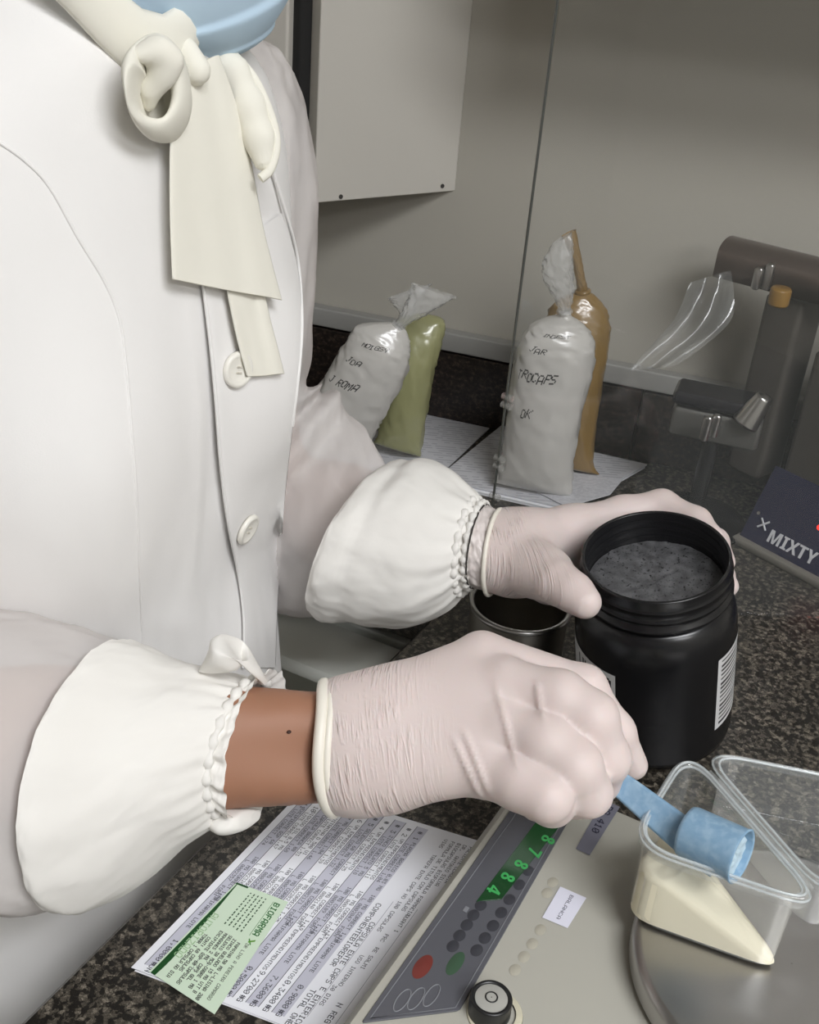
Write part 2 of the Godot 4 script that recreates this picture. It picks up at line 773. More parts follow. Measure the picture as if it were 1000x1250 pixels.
func worktop() -> void:
	var a0 := V(-0.166, 0, -0.381) - EA * 0.8
	var k := on(521, 791, -0.03)
	k.y = CT
	var bd := Vector3(-0.904, 0, -0.427)
	var be := k + bd * 1.1
	var far := a0 + EN * 0.78
	var poly := PackedVector3Array([a0, k, be, rm(-1.3, 0, 0.0), rm(0.98, 0, 0.0), far])
	struct("worktop", MB.new().prism(poly, CT - 0.03, CT, 0.003), mats.granite, "speckled dark granite worktop turning a corner around the woman", "worktop")
	# backsplash: granite tiles set one by one, with fine joints
	var bs := MB.new().box(rm(-0.2, CT + 0.0405, 0.003), WU * 1.15, Vector3(0, 0.0405, 0), WV * 0.003, 0.0005)
	var o := struct("backsplash", bs, mk("joint", hex("5d5852"), 0.8), "low backsplash of dark granite tiles along the back wall", "backsplash")
	var ju: float = (onwall(772, 545, 0.012) - WO).dot(WU)
	for i in 8:
		var u0 := ju + (i - 5) * 0.3
		if u0 > 0.9 or u0 < -1.3:
			continue
		part("granite_tile", MB.new().box(rm(u0 + 0.15, CT + 0.04, 0.009), WU * 0.149, Vector3(0, 0.039, 0), WV * 0.005, 0.001), mats.granite_tile, o)
	struct("trim_1", MB.new().box(rm(-0.2, CT + 0.0925, 0.008), WU * 1.15, Vector3(0, 0.0105, 0), WV * 0.008, 0.002), mk("grey_trim", hex("9b9a96"), 0.5), "pale grey trim strip on top of the granite backsplash", "trim")
	# cabinets under the two runs
	var run := [[k + EN * 0.03 + bd * 0.02, bd, EN * 0.0 + Vector3(0.427, 0, -0.904), 0.86, "white base cabinet with drawers in the corner beyond the woman"], [a0 + EN * 0.03, EA, EN, 1.12, "white base cabinet under the granite where the scale stands"]]
	for q in run:
		var c0: Vector3 = q[0]
		var dx: Vector3 = q[1]
		var dn: Vector3 = q[2]
		var ln: float = q[3]
		c0.y = 0.0
		var dep: float = 0.15 if ln < 1.0 else 0.3
		var t := thing("base_cabinet", q[4], "cabinet", Vector3(c0.x, 0, c0.z), "white base cabinets")
		var mid := c0 + dx * ln / 2 + dn * (dep / 2 + 0.02)
		part("body", MB.new().box(mid + Vector3(0, 0.475, 0), dx * ln / 2, Vector3(0, 0.375, 0), dn * dep / 2, 0.002), mats.laminate, t)
		part("plinth", MB.new().box(mid + dn * 0.03 + Vector3(0, 0.05, 0), dx * ln / 2, Vector3(0, 0.05, 0), dn * dep / 2, 0.002), mats.dark_gap, t)
		if ln < 1.0:
			part("pull_out_board", MB.new().box(c0 + dx * 0.095 - dn * 0.026 + Vector3(0, CT - 0.052, 0), dx * 0.1, Vector3(0, 0.007, 0), dn * 0.034, 0.003), mats.laminate, t, "pulled out white board")
		for i in 2:
			var cx := c0 + dx * (ln * (0.25 + 0.5 * i)) + dn * 0.011
			var dr := part("drawer_front", MB.new().box(cx + Vector3(0, 0.775, 0), dx * (ln * 0.245), Vector3(0, 0.07, 0), dn * 0.009, 0.003), mats.laminate, t)
			var dd := part("door", MB.new().box(cx + Vector3(0, 0.4, 0), dx * (ln * 0.245), Vector3(0, 0.295, 0), dn * 0.009, 0.003), mats.laminate, t)
			for w in [[dr, 0.79], [dd, 0.65]]:
				var hb := MB.new().tube([cx - dn * 0.018 - dx * 0.06 + Vector3(0, w[1], 0), cx - dn * 0.018 + dx * 0.06 + Vector3(0, w[1], 0)], [0.004], 8)
				part("handle", hb, mats.steel, w[0])


func wall_cabinet() -> void:
	var y0 := CT + 0.25
	var y1 := CT + 1.05
	var a := onwall(556, 232, 0.0)
	var b := on(384, 248, 0.25)
	a.y = y0
	b.y = y0
	var t := thing("wall_cabinet", "white wall cabinet with a slanted side hung on the back wall", "cabinet", Vector3(b.x, y0, b.z))
	var left := -WU
	var d1 := (a - WO).dot(WU)
	var c := b + left * 0.55
	var d := WO + WU * ((c - WO).dot(WU))
	part("body", MB.new().prism(PackedVector3Array([a + left * 0.004, b + left * 0.02 + WV * -0.004, c - WV * 0.02, d]), y0 + 0.002, y1, 0.002), mats.dark_gap, t)
	var sd := (b - a)
	var nr := Vector3(-sd.z, 0, sd.x).normalized()
	if nr.dot(Vector3(1, 0, 0.5)) < 0:
		nr = -nr
	part("side_panel", MB.new().prism(PackedVector3Array([a, b, b - nr * 0.018, a - nr * 0.018]), y0, y1, 0.0012), mats.cabinet_white, t)
	for i in 2:
		var s0 := b + left * (0.03 + i * 0.265)
		var dr := part("door", MB.new().box(s0 + left * 0.128 + Vector3(0, 0.41, 0) - WV * 0.002, WU * 0.13, Vector3(0, 0.4, 0), WV * 0.009, 0.002), mats.cabinet_white, t)
		part("handle", MB.new().tube([s0 + left * 0.23 + WV * 0.024 + Vector3(0, 0.06, 0), s0 + left * 0.23 + WV * 0.024 + Vector3(0, 0.2, 0)], [0.004], 8), mats.steel, dr)
	for q in [[416, 240], [540, 227]]:
		var rd := ray(q[0], q[1])
		var sp: Vector3 = cC + rd * ((a - cC).dot(nr) / rd.dot(nr))
		part("screw_hole", MB.new().tube([sp - nr * 0.001, sp + nr * 0.0008], [0.0022], 10), mk("screw", hex("3c3a37"), 0.6), t)
	# second cabinet higher on the wall, above the frame
	var t2 := thing("wall_cabinet", "plain white cabinet high on the wall above the acrylic screen", "cabinet", rm(0.62, CT + 0.50, 0.0))
	part("body", MB.new().box(rm(0.62, CT + 0.70, 0.09), WU * 0.5, Vector3(0, 0.2, 0), WV * 0.09, 0.003), mats.cabinet_white, t2)
	for i in 2:
		part("door", MB.new().box(rm(0.37 + i * 0.5, CT + 0.70, 0.189), WU * 0.246, Vector3(0, 0.198, 0), WV * 0.009, 0.002), mats.cabinet_white, t2)


# ---------------------------------------------------------------- papers and bags at the back
func lines_image(w: int, h: int, seed_n: int) -> Image:
	var im := Image.create(w, h, false, Image.FORMAT_RGB8)
	im.fill(Color(0.86, 0.86, 0.87))
	var rng := RandomNumberGenerator.new()
	rng.seed = seed_n
	var y := 14
	while y < h - 14:
		var x := 16
		while x < w - 40:
			var l := rng.randi_range(8, 40)
			if rng.randf() < 0.72:
				im.fill_rect(Rect2i(x, y, mini(l, w - x - 12), 4), Color(0.74, 0.74, 0.76))
			x += l + 7
		y += 12
	return im


func sheet_poly(px: Array, y: float) -> PackedVector3Array:
	var out := PackedVector3Array()
	for q in px:
		out.append(on(q[0], q[1], y))
	return out


func papers_and_bags() -> void:
	var pm := mk("printed_grey", Color(0.92, 0.92, 0.93), 0.7)
	pm.albedo_texture = tex(lines_image(300, 400, 5))
	var pl := sheet_poly([[395, 545], [520, 505], [603, 517], [545, 572], [470, 590]], 0.002)
	var o := part("paper_sheet", MB.new().prism(pl, CT + 0.0003, CT + 0.002, 0.0003), pm, self)
	tag(o, "printed sheet lying under the yellow liquid bag", "paper")
	var pr := sheet_poly([[530, 585], [610, 520], [700, 548], [788, 568], [692, 622]], 0.006)
	var st := thing("paper_stack", "stack of papers in a clear sleeve under the standing white bag", "paper", pr[0])
	for i in 3:
		var q := PackedVector3Array()
		for p in pr:
			q.append(p + Vector3(0.002 * i - 0.002, 0, 0.0015 * (i % 2)))
		part("sheet", MB.new().prism(q, CT + 0.0003 + i * 0.0026, CT + 0.0025 + i * 0.0026, 0.0004), pm if i == 2 else mats.paper, st)
	var card := sheet_poly([[655, 600], [688, 575], [760, 586], [745, 604], [692, 619]], 0.009)
	var c := part("printed_card", MB.new().prism(card, CT + 0.0085, CT + 0.0095, 0.0002), pm, self)
	tag(c, "small printed card on the papers in front of the amber bag", "card")

	# bags: outline by rows of left and right edge, depth and half thickness
	var milky := mk("milky_bag", Color(0.83, 0.82, 0.8, 0.88), 0.3)
	milky.transparency = BaseMaterial3D.TRANSPARENCY_ALPHA
	milky.clearcoat_enabled = true
	milky.clearcoat = 0.8
	milky.clearcoat_roughness = 0.12
	var yellow := mk("yellow_bag", Color(0.67, 0.67, 0.49, 0.76), 0.3)
	yellow.transparency = BaseMaterial3D.TRANSPARENCY_ALPHA
	yellow.clearcoat_enabled = true
	yellow.clearcoat = 0.8
	yellow.clearcoat_roughness = 0.1
	var amber := mk("amber_bag", Color(0.56, 0.45, 0.26, 0.94), 0.3)
	amber.transparency = BaseMaterial3D.TRANSPARENCY_ALPHA
	amber.clearcoat_enabled = true
	amber.clearcoat = 0.8
	amber.clearcoat_roughness = 0.1
	var film := mk("bag_film", Color(0.85, 0.85, 0.84, 0.34), 0.3)
	film.transparency = BaseMaterial3D.TRANSPARENCY_ALPHA
	film.clearcoat_enabled = true
	film.clearcoat = 1.0
	film.clearcoat_roughness = 0.08
	var afilm := mk("amber_film", Color(0.6, 0.48, 0.28, 0.6), 0.3)
	afilm.transparency = BaseMaterial3D.TRANSPARENCY_ALPHA

	bag("yellow liquid bag leaning behind the tilted white bag",
		[[456, 540, 514, 557, 0.0, 0.003], [460, 532, 515, 547, 0.0, 0.013], [466, 495, 521, 508, 0.002, 0.021], [470, 445, 530, 455, 0.004, 0.022], [476, 410, 540, 415, 0.008, 0.017], [484, 392, 541, 390, 0.012, 0.010], [490, 386, 505, 382, 0.012, 0.0035]],
		[[490, 386, 505, 382, 0.012, 0.0035], [482, 372, 514, 362, 0.014, 0.004], [474, 364, 528, 346, 0.016, 0.003]], yellow, film, [])
	bag("tilted white powder bag with handwriting beside the coat",
		[[360, 552, 444, 580, 0.0, 0.003], [362, 540, 448, 565, 0.0, 0.012], [372, 507, 457, 531, 0.0, 0.018], [388, 475, 474, 500, 0.0, 0.02], [408, 440, 495, 460, 0.002, 0.021], [424, 414, 501, 430, 0.003, 0.018], [438, 397, 499, 412, 0.004, 0.011], [474, 394, 495, 402, 0.005, 0.006], [481, 395, 491, 402, 0.006, 0.0045]],
		[[481, 395, 491, 402, 0.006, 0.0045], [490, 383, 503, 393, 0.006, 0.005], [497, 365, 532, 378, 0.008, 0.006], [504, 346, 556, 362, 0.01, 0.004]], milky, film, ["MOIGSY", "JOA", "J ROMA", "A"])
	bag("amber liquid bag standing behind the upright white bag",
		[[690, 570, 732, 579, 0.0, 0.003], [688, 562, 725, 566, 0.0, 0.011], [686, 520, 727, 525, 0.0, 0.018], [682, 460, 736, 466, 0.0, 0.021], [672, 410, 745, 412, 0.0, 0.021], [668, 384, 742, 382, 0.0, 0.017], [682, 366, 730, 364, 0.0, 0.010], [705, 357, 718, 355, 0.0, 0.0045]],
		[[705, 357, 718, 355, 0.0, 0.0045], [703, 340, 714, 338, 0.0, 0.005], [696, 310, 709, 312, 0.002, 0.005], [686, 288, 703, 280, 0.004, 0.004]], amber, afilm, [])
	bag("upright white powder bag with handwriting in front of amber bag",
		[[602, 588, 699, 607, 0.0, 0.003], [609, 572, 698, 594, 0.0, 0.014], [617, 530, 704, 540, 0.0, 0.022], [622, 480, 714, 488, 0.0, 0.024], [631, 430, 727, 434, 0.001, 0.024], [642, 404, 722, 408, 0.002, 0.02], [660, 391, 710, 394, 0.003, 0.014], [681, 386, 699, 387, 0.004, 0.007], [683, 380, 696, 380, 0.004, 0.005]],
		[[683, 380, 696, 380, 0.004, 0.005], [676, 362, 699, 362, 0.004, 0.008], [664, 340, 700, 338, 0.005, 0.009], [664, 318, 699, 315, 0.006, 0.008], [674, 298, 698, 284, 0.008, 0.004]], milky, film, ["INGEST", "JAR", "TROCAPS", "OK"])


# where the line of sight meets the upright plane through foot, back metres behind it
func upright(px: float, py: float, foot: Vector3, back: float) -> Vector3:
	var n := Vector3(cF.x, 0, cF.z).normalized()
	var d := ray(px, py)
	return cC + d * (((foot - cC).dot(n) + back) / d.dot(n))


func bag_rows(rows: Array, sub: int, wob: float, foot: Vector3) -> Array:
	var out := []
	var fine := catmull(rows, sub)
	var dep := Vector3(cF.x, 0, cF.z).normalized()
	for i in fine.size():
		var r: Array = fine[i]
		var l := upright(r[0], r[1], foot, r[4])
		var q := upright(r[2], r[3], foot, r[4])
		var c := (l + q) / 2
		var ax := (q - l) / 2
		var ring := PackedVector3Array()
		for j in 40:
			var a := TAU * j / 40
			var n := 1.0 + wob * noise.get_noise_3d(cos(a) * 70.0, i * 5.0, sin(a) * 70.0 + r[0])
			var th: float = maxf(0.0008, r[5])
			ring.append(c + ax * cos(a) * n - dep * sin(a) * th * n)
		out.append(ring)
	return out


func bag(label: String, rows: Array, top: Array, mat: StandardMaterial3D, film: Material, words: Array) -> void:
	var base := on((rows[0][0] + rows[0][2]) / 2.0, (rows[0][1] + rows[0][3]) / 2.0, 0.011)
	var t := thing("plastic_bag", label, "bag", base, "tied plastic bags against the back wall")
	var use := mat
	if words.size():
		# handwriting in marker: the front of the bag is the first half of u
		var im := Image.create(640, 512, false, Image.FORMAT_RGB8)
		im.fill(Color.WHITE)
		var y := 300
		var k := 3
		for wd in words:
			hand_write(im, wd, 370 + (y % 7) * 8, 512 - y - 40, k, Color(0.28, 0.28, 0.29), y)
			y -= 52
		im.flip_x()
		im.flip_y()
		use = mat.duplicate()
		use.albedo_texture = tex(im)
		use.uv1_offset = Vector3.ZERO
	var g := bag_rows(rows, 8, 0.10, base)
	var mb := MB.new().grid(g, true)
	mb.cap(g[0], true)
	part("body", mb, use, t)
	var f := bag_rows(top, 8, 0.35, base)
	part("gathered_top", MB.new().grid(f, true), film, t)
	var n: Array = top[0]
	var ring := []
	var c := upright((n[0] + n[2]) / 2.0, (n[1] + n[3]) / 2.0, base, n[4])
	var rx := (upright(n[2], n[3], base, n[4]) - upright(n[0], n[1], base, n[4])) / 2
	var dep := Vector3(cF.x, 0, cF.z).normalized()
	for j in 20:
		var a := TAU * j / 20
		ring.append(c + rx * 1.1 * cos(a) + dep * sin(a) * (n[5] + 0.0008))
	part("knot", MB.new().tube(ring, [0.0025], 8, true), film if mat != mats.amber_bag else mats.amber_film, t)


func metal_cup() -> void:
	var c := on(625, 806)
	c.y = CT
	var t := thing("metal_cup", "small open steel cup behind the two gloved hands", "cup", c)
	var h := 0.056
	var r := 0.0378
	var xf := Transform3D(Basis(), c)
	part("body", MB.new().lathe([Vector2(0.001, 0.0), Vector2(r - 0.002, 0.0), Vector2(r - 0.0005, 0.0015), Vector2(r, 0.006), Vector2(r, h - 0.003), Vector2(r - 0.0012, h - 0.003), Vector2(r - 0.0015, 0.004), Vector2(r - 0.004, 0.0022), Vector2(0.001, 0.002)], 64, xf), mats.dark_steel, t)
	var ring := []
	for j in 64:
		ring.append(c + Vector3(cos(TAU * j / 64) * r, h - 0.002, sin(TAU * j / 64) * r))
	part("rolled_rim", MB.new().tube(ring, [0.0023], 10, true), mats.steel, t)


# ---------------------------------------------------------------- the mixing machine at the right
func machine() -> void:
	var p0 := on(898, 662)
	var p1 := on(1000, 717)
	var ex := (p1 - p0).normalized()
	var en := Vector3(ex.z, 0, -ex.x)     # away from the lens
	if en.dot(cF) < 0:
		en = -en
	var up := Vector3.UP
	var t := thing("mixing_machine", "dark grey mixing machine with a blue front panel at right", "machine", p0)
	var dark := mk("machine_grey", hex("4a4641"), 0.45)
	# sloping front panel
	var slope := (en * 0.035 + up * 0.07)
	var w := 0.26
	var pn := MB.new().box(p0 + ex * w / 2 + slope * 0.5 + en * 0.004 + up * 0.002, ex * w / 2, slope / 2, slope.cross(ex).normalized() * 0.004, 0.0012)
	var panel := part("front_panel", pn, mk("navy_panel", hex("1d1f3a"), 0.18), t)
	var sn := ex.cross(slope).normalized()
	if sn.dot(cF) > 0:
		sn = -sn
	var face := p0 + slope * 0.5 + en * 0.004 + up * 0.002 + sn * 0.0042
	# lettering
	lettering("MIXTY", face + ex * 0.026 - slope * 0.28, ex, slope.normalized(), 0.017, mk("white_print", hex("c9cace"), 0.5), panel, "lettering")
	for q in [[[-0.003, -0.004], [0.006, 0.005]], [[-0.003, 0.005], [0.006, -0.004]]]:
		var a: Array = q[0]
		var b: Array = q[1]
		var lg := face + ex * 0.016 - slope * 0.2
		part("emblem", MB.new().tube([lg + ex * a[0] + slope.normalized() * a[1], lg + ex * b[0] + slope.normalized() * b[1]], [0.001], 6), mats.white_print, panel)
	part("screw", MB.new().tube([face + ex * 0.008 - slope * 0.1 - sn * 0.001, face + ex * 0.008 - slope * 0.1 + sn * 0.001], [0.0016], 12), mats.steel, panel)
	var led := mk("red_led", hex("ff3322"), 0.4)
	led.emission_enabled = true
	led.emission = hex("ff2a20")
	led.emission_energy_multiplier = 1.6
	for i in 3:
		lettering("8", face + ex * (0.064 + i * 0.012) + slope * 0.1, ex, slope.normalized(), 0.014, led, panel, "led_digit")
	# frame and housing behind the panel
	part("base_frame", MB.new().box(p0 + ex * w / 2 + en * 0.08 + up * 0.004, ex * (w / 2 + 0.003), up * 0.004, en * 0.085, 0.002), mk("machine_frame", hex("77736b"), 0.5), t)
	var hb := p0 + ex * (w / 2 + 0.002) + en * 0.115
	part("housing", MB.new().box(hb + up * 0.1, ex * (w / 2 - 0.004), up * 0.092, en * 0.075, 0.004), dark, t)
	part("back_column", MB.new().box(hb + up * 0.16 + en * 0.02 + ex * 0.02, ex * (w / 2 - 0.02), up * 0.09, en * 0.05, 0.004), dark, t)
	# upper jaw: round bar with flat underside, reaching left
	var bar := mk("bronze_steel", hex("6e625b"), 0.3, 0.6)
	var j0 := P(886, 309, 1.06)
	var j1 := P(1040, 348, 1.0)
	var jd := (j1 - j0).normalized()
	var jn := jd.cross(up).normalized()
	var prof := []
	for s in 9:
		var a := PI * s / 8.0
		prof.append(Vector2(cos(a) * 0.02, sin(a) * 0.012))
	var rows := []
	for e in [j0, j1]:
		var r := PackedVector3Array()
		for q in prof:
			r.append(e + jn * q.x + up * (q.y + 0.004))
		r.append(e - jn * 0.02 - up * 0.018)
		r.append(e + jn * 0.02 - up * 0.018)
		rows.append(r)
	var jm := MB.new().grid(rows, true)
	jm.cap(rows[0], true); jm.cap(rows[1])
	part("upper_jaw", jm, bar, t, "brown metal bar")
	part("latch", MB.new().box(P(925, 340, 1.02), jd * 0.004, up * 0.01, jn * 0.004, 0.002), mats.steel, t)
	part("latch", MB.new().box(P(938, 338, 1.02), jd * 0.004, up * 0.012, jn * 0.004, 0.002), mats.steel, t)
	var kn := P(952, 362, 1.0)
	part("knob", MB.new().lathe([Vector2(0.0005, -0.008), Vector2(0.008, -0.008), Vector2(0.0092, -0.006), Vector2(0.0092, 0.006), Vector2(0.008, 0.008), Vector2(0.0005, 0.008)], 24, Transform3D(Basis(), kn)), mk("amber_knob", hex("8c6a2e"), 0.3), t, "amber knob")
	# lower jaw: slanting plates
	var d := P(880, 487, 1.06)
	var ld := (P(930, 512, 1.05) - P(832, 492, 1.07)).normalized()
	var ln := ld.cross(up).normalized()
	part("lower_plate", MB.new().box(d - up * 0.0, ld * 0.042, up * 0.006, ln * 0.02, 0.003), mk("dark_plate", hex("1c1b20"), 0.25), t)
	part("lower_jaw", MB.new().box(d - up * 0.024 + ld * 0.001, ld * 0.041, up * 0.014, ln * 0.018, 0.003), mk("grey_jaw", hex("6b6a66"), 0.35, 0.5), t)
	part("latch", MB.new().box(P(873, 520, 1.03), ld * 0.004, up * 0.011, ln * 0.004, 0.002), mats.steel, t)
	part("latch", MB.new().box(P(862, 523, 1.03), ld * 0.004, up * 0.012, ln * 0.004, 0.002), mats.steel, t)
	var cn := P(922, 500, 1.035)
	var tilt := Transform3D(Basis(Vector3(0, 0, 1), -0.4), cn)
	part("steel_nozzle", MB.new().lathe([Vector2(0.0005, -0.016), Vector2(0.012, -0.016), Vector2(0.0125, -0.014), Vector2(0.008, 0.012), Vector2(0.007, 0.015), Vector2(0.0005, 0.016)], 24, tilt), mats.steel, t)
	part("arm", MB.new().box(P(945, 470, 1.09), ex * 0.02, up * 0.09, en * 0.02, 0.004), dark, t)
	part("foot", MB.new().lathe([Vector2(0.001, 0), Vector2(0.05, 0), Vector2(0.052, 0.003), Vector2(0.05, 0.006), Vector2(0.001, 0.007)], 40, Transform3D(Basis(), Vector3(d.x, CT, d.z))), mats.black_plastic, t)
	part("post", MB.new().tube([Vector3(d.x, CT + 0.005, d.z), Vector3(d.x, d.y - 0.03, d.z)], [0.008], 16), mats.black_plastic, t)
	# clear film bag hanging from the jaw
	var fl := clear_mat("clear_film", 0.12, Color(0.9, 0.92, 0.92), 0.15)
	var rws := []
	var strip := [[842, 345, 892, 330], [826, 385, 896, 356], [806, 410, 892, 392], [786, 432, 850, 430], [768, 452, 822, 448]]
	for q in catmull(strip, 6):
		var r := PackedVector3Array()
		for j in 13:
			var s := j / 12.0
			r.append(P(lerpf(q[0], q[2], s), lerpf(q[1], q[3], s), 1.03 + 0.012 * sin(s * 9.0 + q[1] * 0.03)))
		rws.append(r)
	var fo := part("plastic_film", MB.new().grid(rws), fl, self)
	tag(fo, "strip of clear plastic film hanging from the machine's upper bar", "plastic film")


func lettering(s: String, at: Vector3, x: Vector3, y: Vector3, size: float, mat: Material, parent: Node3D, called: String) -> void:
	var tm := TextMesh.new()
	var f := SystemFont.new()
	f.font_names = PackedStringArray(["Droid Sans"])
	f.font_weight = 700
	tm.font = f
	tm.text = s
	tm.font_size = 64
	tm.pixel_size = size / 64.0
	tm.depth = 0.0006
	tm.horizontal_alignment = HORIZONTAL_ALIGNMENT_LEFT
	tm.vertical_alignment = VERTICAL_ALIGNMENT_CENTER
	var o := MeshInstance3D.new()
	o.name = called
	o.mesh = tm
	o.material_override = mat
	parent.add_child(o, true)
	o.global_transform = Transform3D(Basis(x, y, x.cross(y)), at)


func acrylic_sheet() -> void:
	var g := on(577, 805) * Vector3(1.10, 0, 1.10)
	g.y = CT
	var sx := Vector3(1, 0, -0.1).normalized()
	var sn := Vector3(-sx.z, 0, sx.x)
	var t := thing("acrylic_screen", "tall clear acrylic screen standing on the worktop behind the black jar", "screen", g)
	part("pane", MB.new().box(g + sx * 0.45 + Vector3(0, 0.3, 0), sx * 0.448, Vector3(0, 0.2995, 0), sn * 0.0015, 0.0004), mats.acrylic, t)
	part("edge", MB.new().box(g + Vector3(0, 0.3, 0), sx * 0.0008, Vector3(0, 0.2995, 0), sn * 0.0016, 0.0002), mk("sheet_edge", hex("4a4c48"), 0.3), t, "dark cut edge")
	for q in [485, 495, 560, 570, 606]:
		var d := ray(0, q)
		# the point of the edge at that height in the picture
		var lo := 0.0
		var hi := 0.6
		for k in 30:
			var m := (lo + hi) / 2
			var w := g + Vector3(0, m, 0) - cC
			var py := 625.0 - FOCAL * w.dot(cU) / w.dot(cF)
			if py > q:
				lo = m
			else:
				hi = m
		var c := g + Vector3(0, lo, 0)
		part("clip", MB.new().tube([c - sx * 0.002 - sn * 0.003, c + sx * 0.004 + sn * 0.003], [0.0028], 10), clear_mat("clip_plastic", 0.3, Color(0.7, 0.7, 0.68), 0.1), t)


# ---------------------------------------------------------------- the black jar
var jar_xf: Transform3D


func jar() -> void:
	var rim := P(797, 679, 0.752)
	var ft := V(0.192, 0.0, -0.663)
	var up := (rim - ft).normalized()
	var x := up.cross(Vector3(0, 0, 1)).normalized()
	var z := x.cross(up)
	var r := 0.0545
	ft.y = CT + r * sqrt(1.0 - up.y * up.y) + 0.0005
	jar_xf = Transform3D(Basis(x, up, z), ft)
	var h := (rim - ft).length()
	var t := thing("black_jar", "black wide-mouthed plastic jar held open by a gloved hand", "jar", ft)
	var prof := [Vector2(0.001, 0.004), Vector2(r * 0.8, 0.003), Vector2(r - 0.006, 0), Vector2(r - 0.001, 0.004), Vector2(r, 0.01), Vector2(r, h * 0.6)]
	for s in 9:
		var a := PI / 2 * s / 8.0
		prof.append(Vector2(r - 0.010 + 0.010 * cos(a), h * 0.64 + 0.026 * sin(a)))
	prof.append_array([Vector2(0.0460, h * 0.64 + 0.0265), Vector2(0.0460, h - 0.026), Vector2(0.0502, h - 0.0255), Vector2(0.0508, h - 0.0245), Vector2(0.0508, h - 0.0225), Vector2(0.0485, h - 0.021)])
	for k in 2:
		var y0 := h - 0.0185 + k * 0.008
		prof.append_array([Vector2(0.0485, y0), Vector2(0.0498, y0 + 0.0012), Vector2(0.0498, y0 + 0.0026), Vector2(0.0485, y0 + 0.004)])
	prof.append_array([Vector2(0.0485, h - 0.001), Vector2(0.048, h), Vector2(0.0465, h), Vector2(0.046, h - 0.0006)])
	for k in 3:
		var y1 := h - 0.005 - k * 0.0065
		prof.append_array([Vector2(0.046, y1), Vector2(0.0452, y1 - 0.001), Vector2(0.0452, y1 - 0.002), Vector2(0.046, y1 - 0.003)])
	prof.append_array([Vector2(0.0458, h - 0.024), Vector2(0.0450, h - 0.027), Vector2(0.0445, h - 0.03)])
	part("body", MB.new().lathe(prof, 96, jar_xf), mk("jar_black", hex("161618"), 0.26), t)
	# powder dusted seal across the mouth
	var n := 256
	var im := Image.create(n, n, false, Image.FORMAT_RGB8)
	var fn := FastNoiseLite.new()
	fn.seed = 12
	fn.frequency = 0.03
	var fd := FastNoiseLite.new()
	fd.seed = 14
	fd.frequency = 0.11
	for yy in n:
		for xx in n:
			var s := 0.34 + 0.11 * fn.get_noise_2d(xx, yy) + 0.05 * fd.get_noise_2d(xx * 2.0, yy * 2.0)
			if fd.get_noise_2d(xx + 400.0, yy) > 0.42:
				s = 0.05
			im.set_pixel(xx, yy, Color(s, s, s * 1.02))
	var sm := mk("dusty_seal", Color(1.0, 1.0, 1.0), 0.4)
	sm.albedo_texture = tex(im)
	var mb := MB.new()
	var rows := []
	for i in 12:
		var q := PackedVector3Array()
		for j in 64:
			var rr := 0.0453 * (i + 0.02) / 11.0
			var a := TAU * j / 64
			q.append(jar_xf * Vector3(cos(a) * rr, h - 0.0245 + 0.0012 * noise.get_noise_2d(cos(a) * rr * 3000.0, sin(a) * rr * 3000.0), sin(a) * rr))
		rows.append(q)
	mb.grid(rows, true)
	for i in mb.v.size():
		var l := jar_xf.affine_inverse() * mb.v[i]
		mb.uv[i] = Vector2(l.x / 0.095 + 0.5, l.z / 0.095 + 0.5)
	part("dusty_seal", mb, sm, t, "grey powder dusted inner seal")
	# labels wrapped round the body
	for q in [[126.0, 196.0, 0.012, 0.088, "lot"], [-28.0, 50.0, 0.028, 0.094, "bars"]]:
		var li := Image.create(400, 480, false, Image.FORMAT_RGB8)
		li.fill(Color(0.82, 0.82, 0.82))
		if q[4] == "lot":
			write(li, "UNHA", 170, 30, 9, Color(0.06, 0.06, 0.06), 3)
			write(li, "DE GATO", 130, 130, 6, Color(0.1, 0.1, 0.1), 2)
			for k in 5:
				li.fill_rect(Rect2i(40, 270 + k * 36, 260 - k * 20, 12), Color(0.3, 0.3, 0.3))
		else:
			for k in 15:
				li.fill_rect(Rect2i(20, 20 + k * 30, 350, 9 + (k * 7) % 9), Color(0.12, 0.12, 0.13))
		var lm := mk("jar_label_" + q[4], Color.WHITE, 0.5)
		lm.albedo_texture = tex(li)
		var lr := []
		for i in 6:
			var rw := PackedVector3Array()
			for j in 25:
				var a := deg_to_rad(lerpf(q[1], q[0], j / 24.0))
				# u runs left to right as seen from outside
				rw.append(jar_xf * Vector3(cos(a) * (r + 0.0004), lerpf(q[3], q[2], i / 5.0), sin(a) * (r + 0.0004)))
			lr.append(rw)
		part("label", MB.new().grid(lr), lm, t, "white printed label")


# ---------------------------------------------------------------- the precision scale
const SY := 0.042


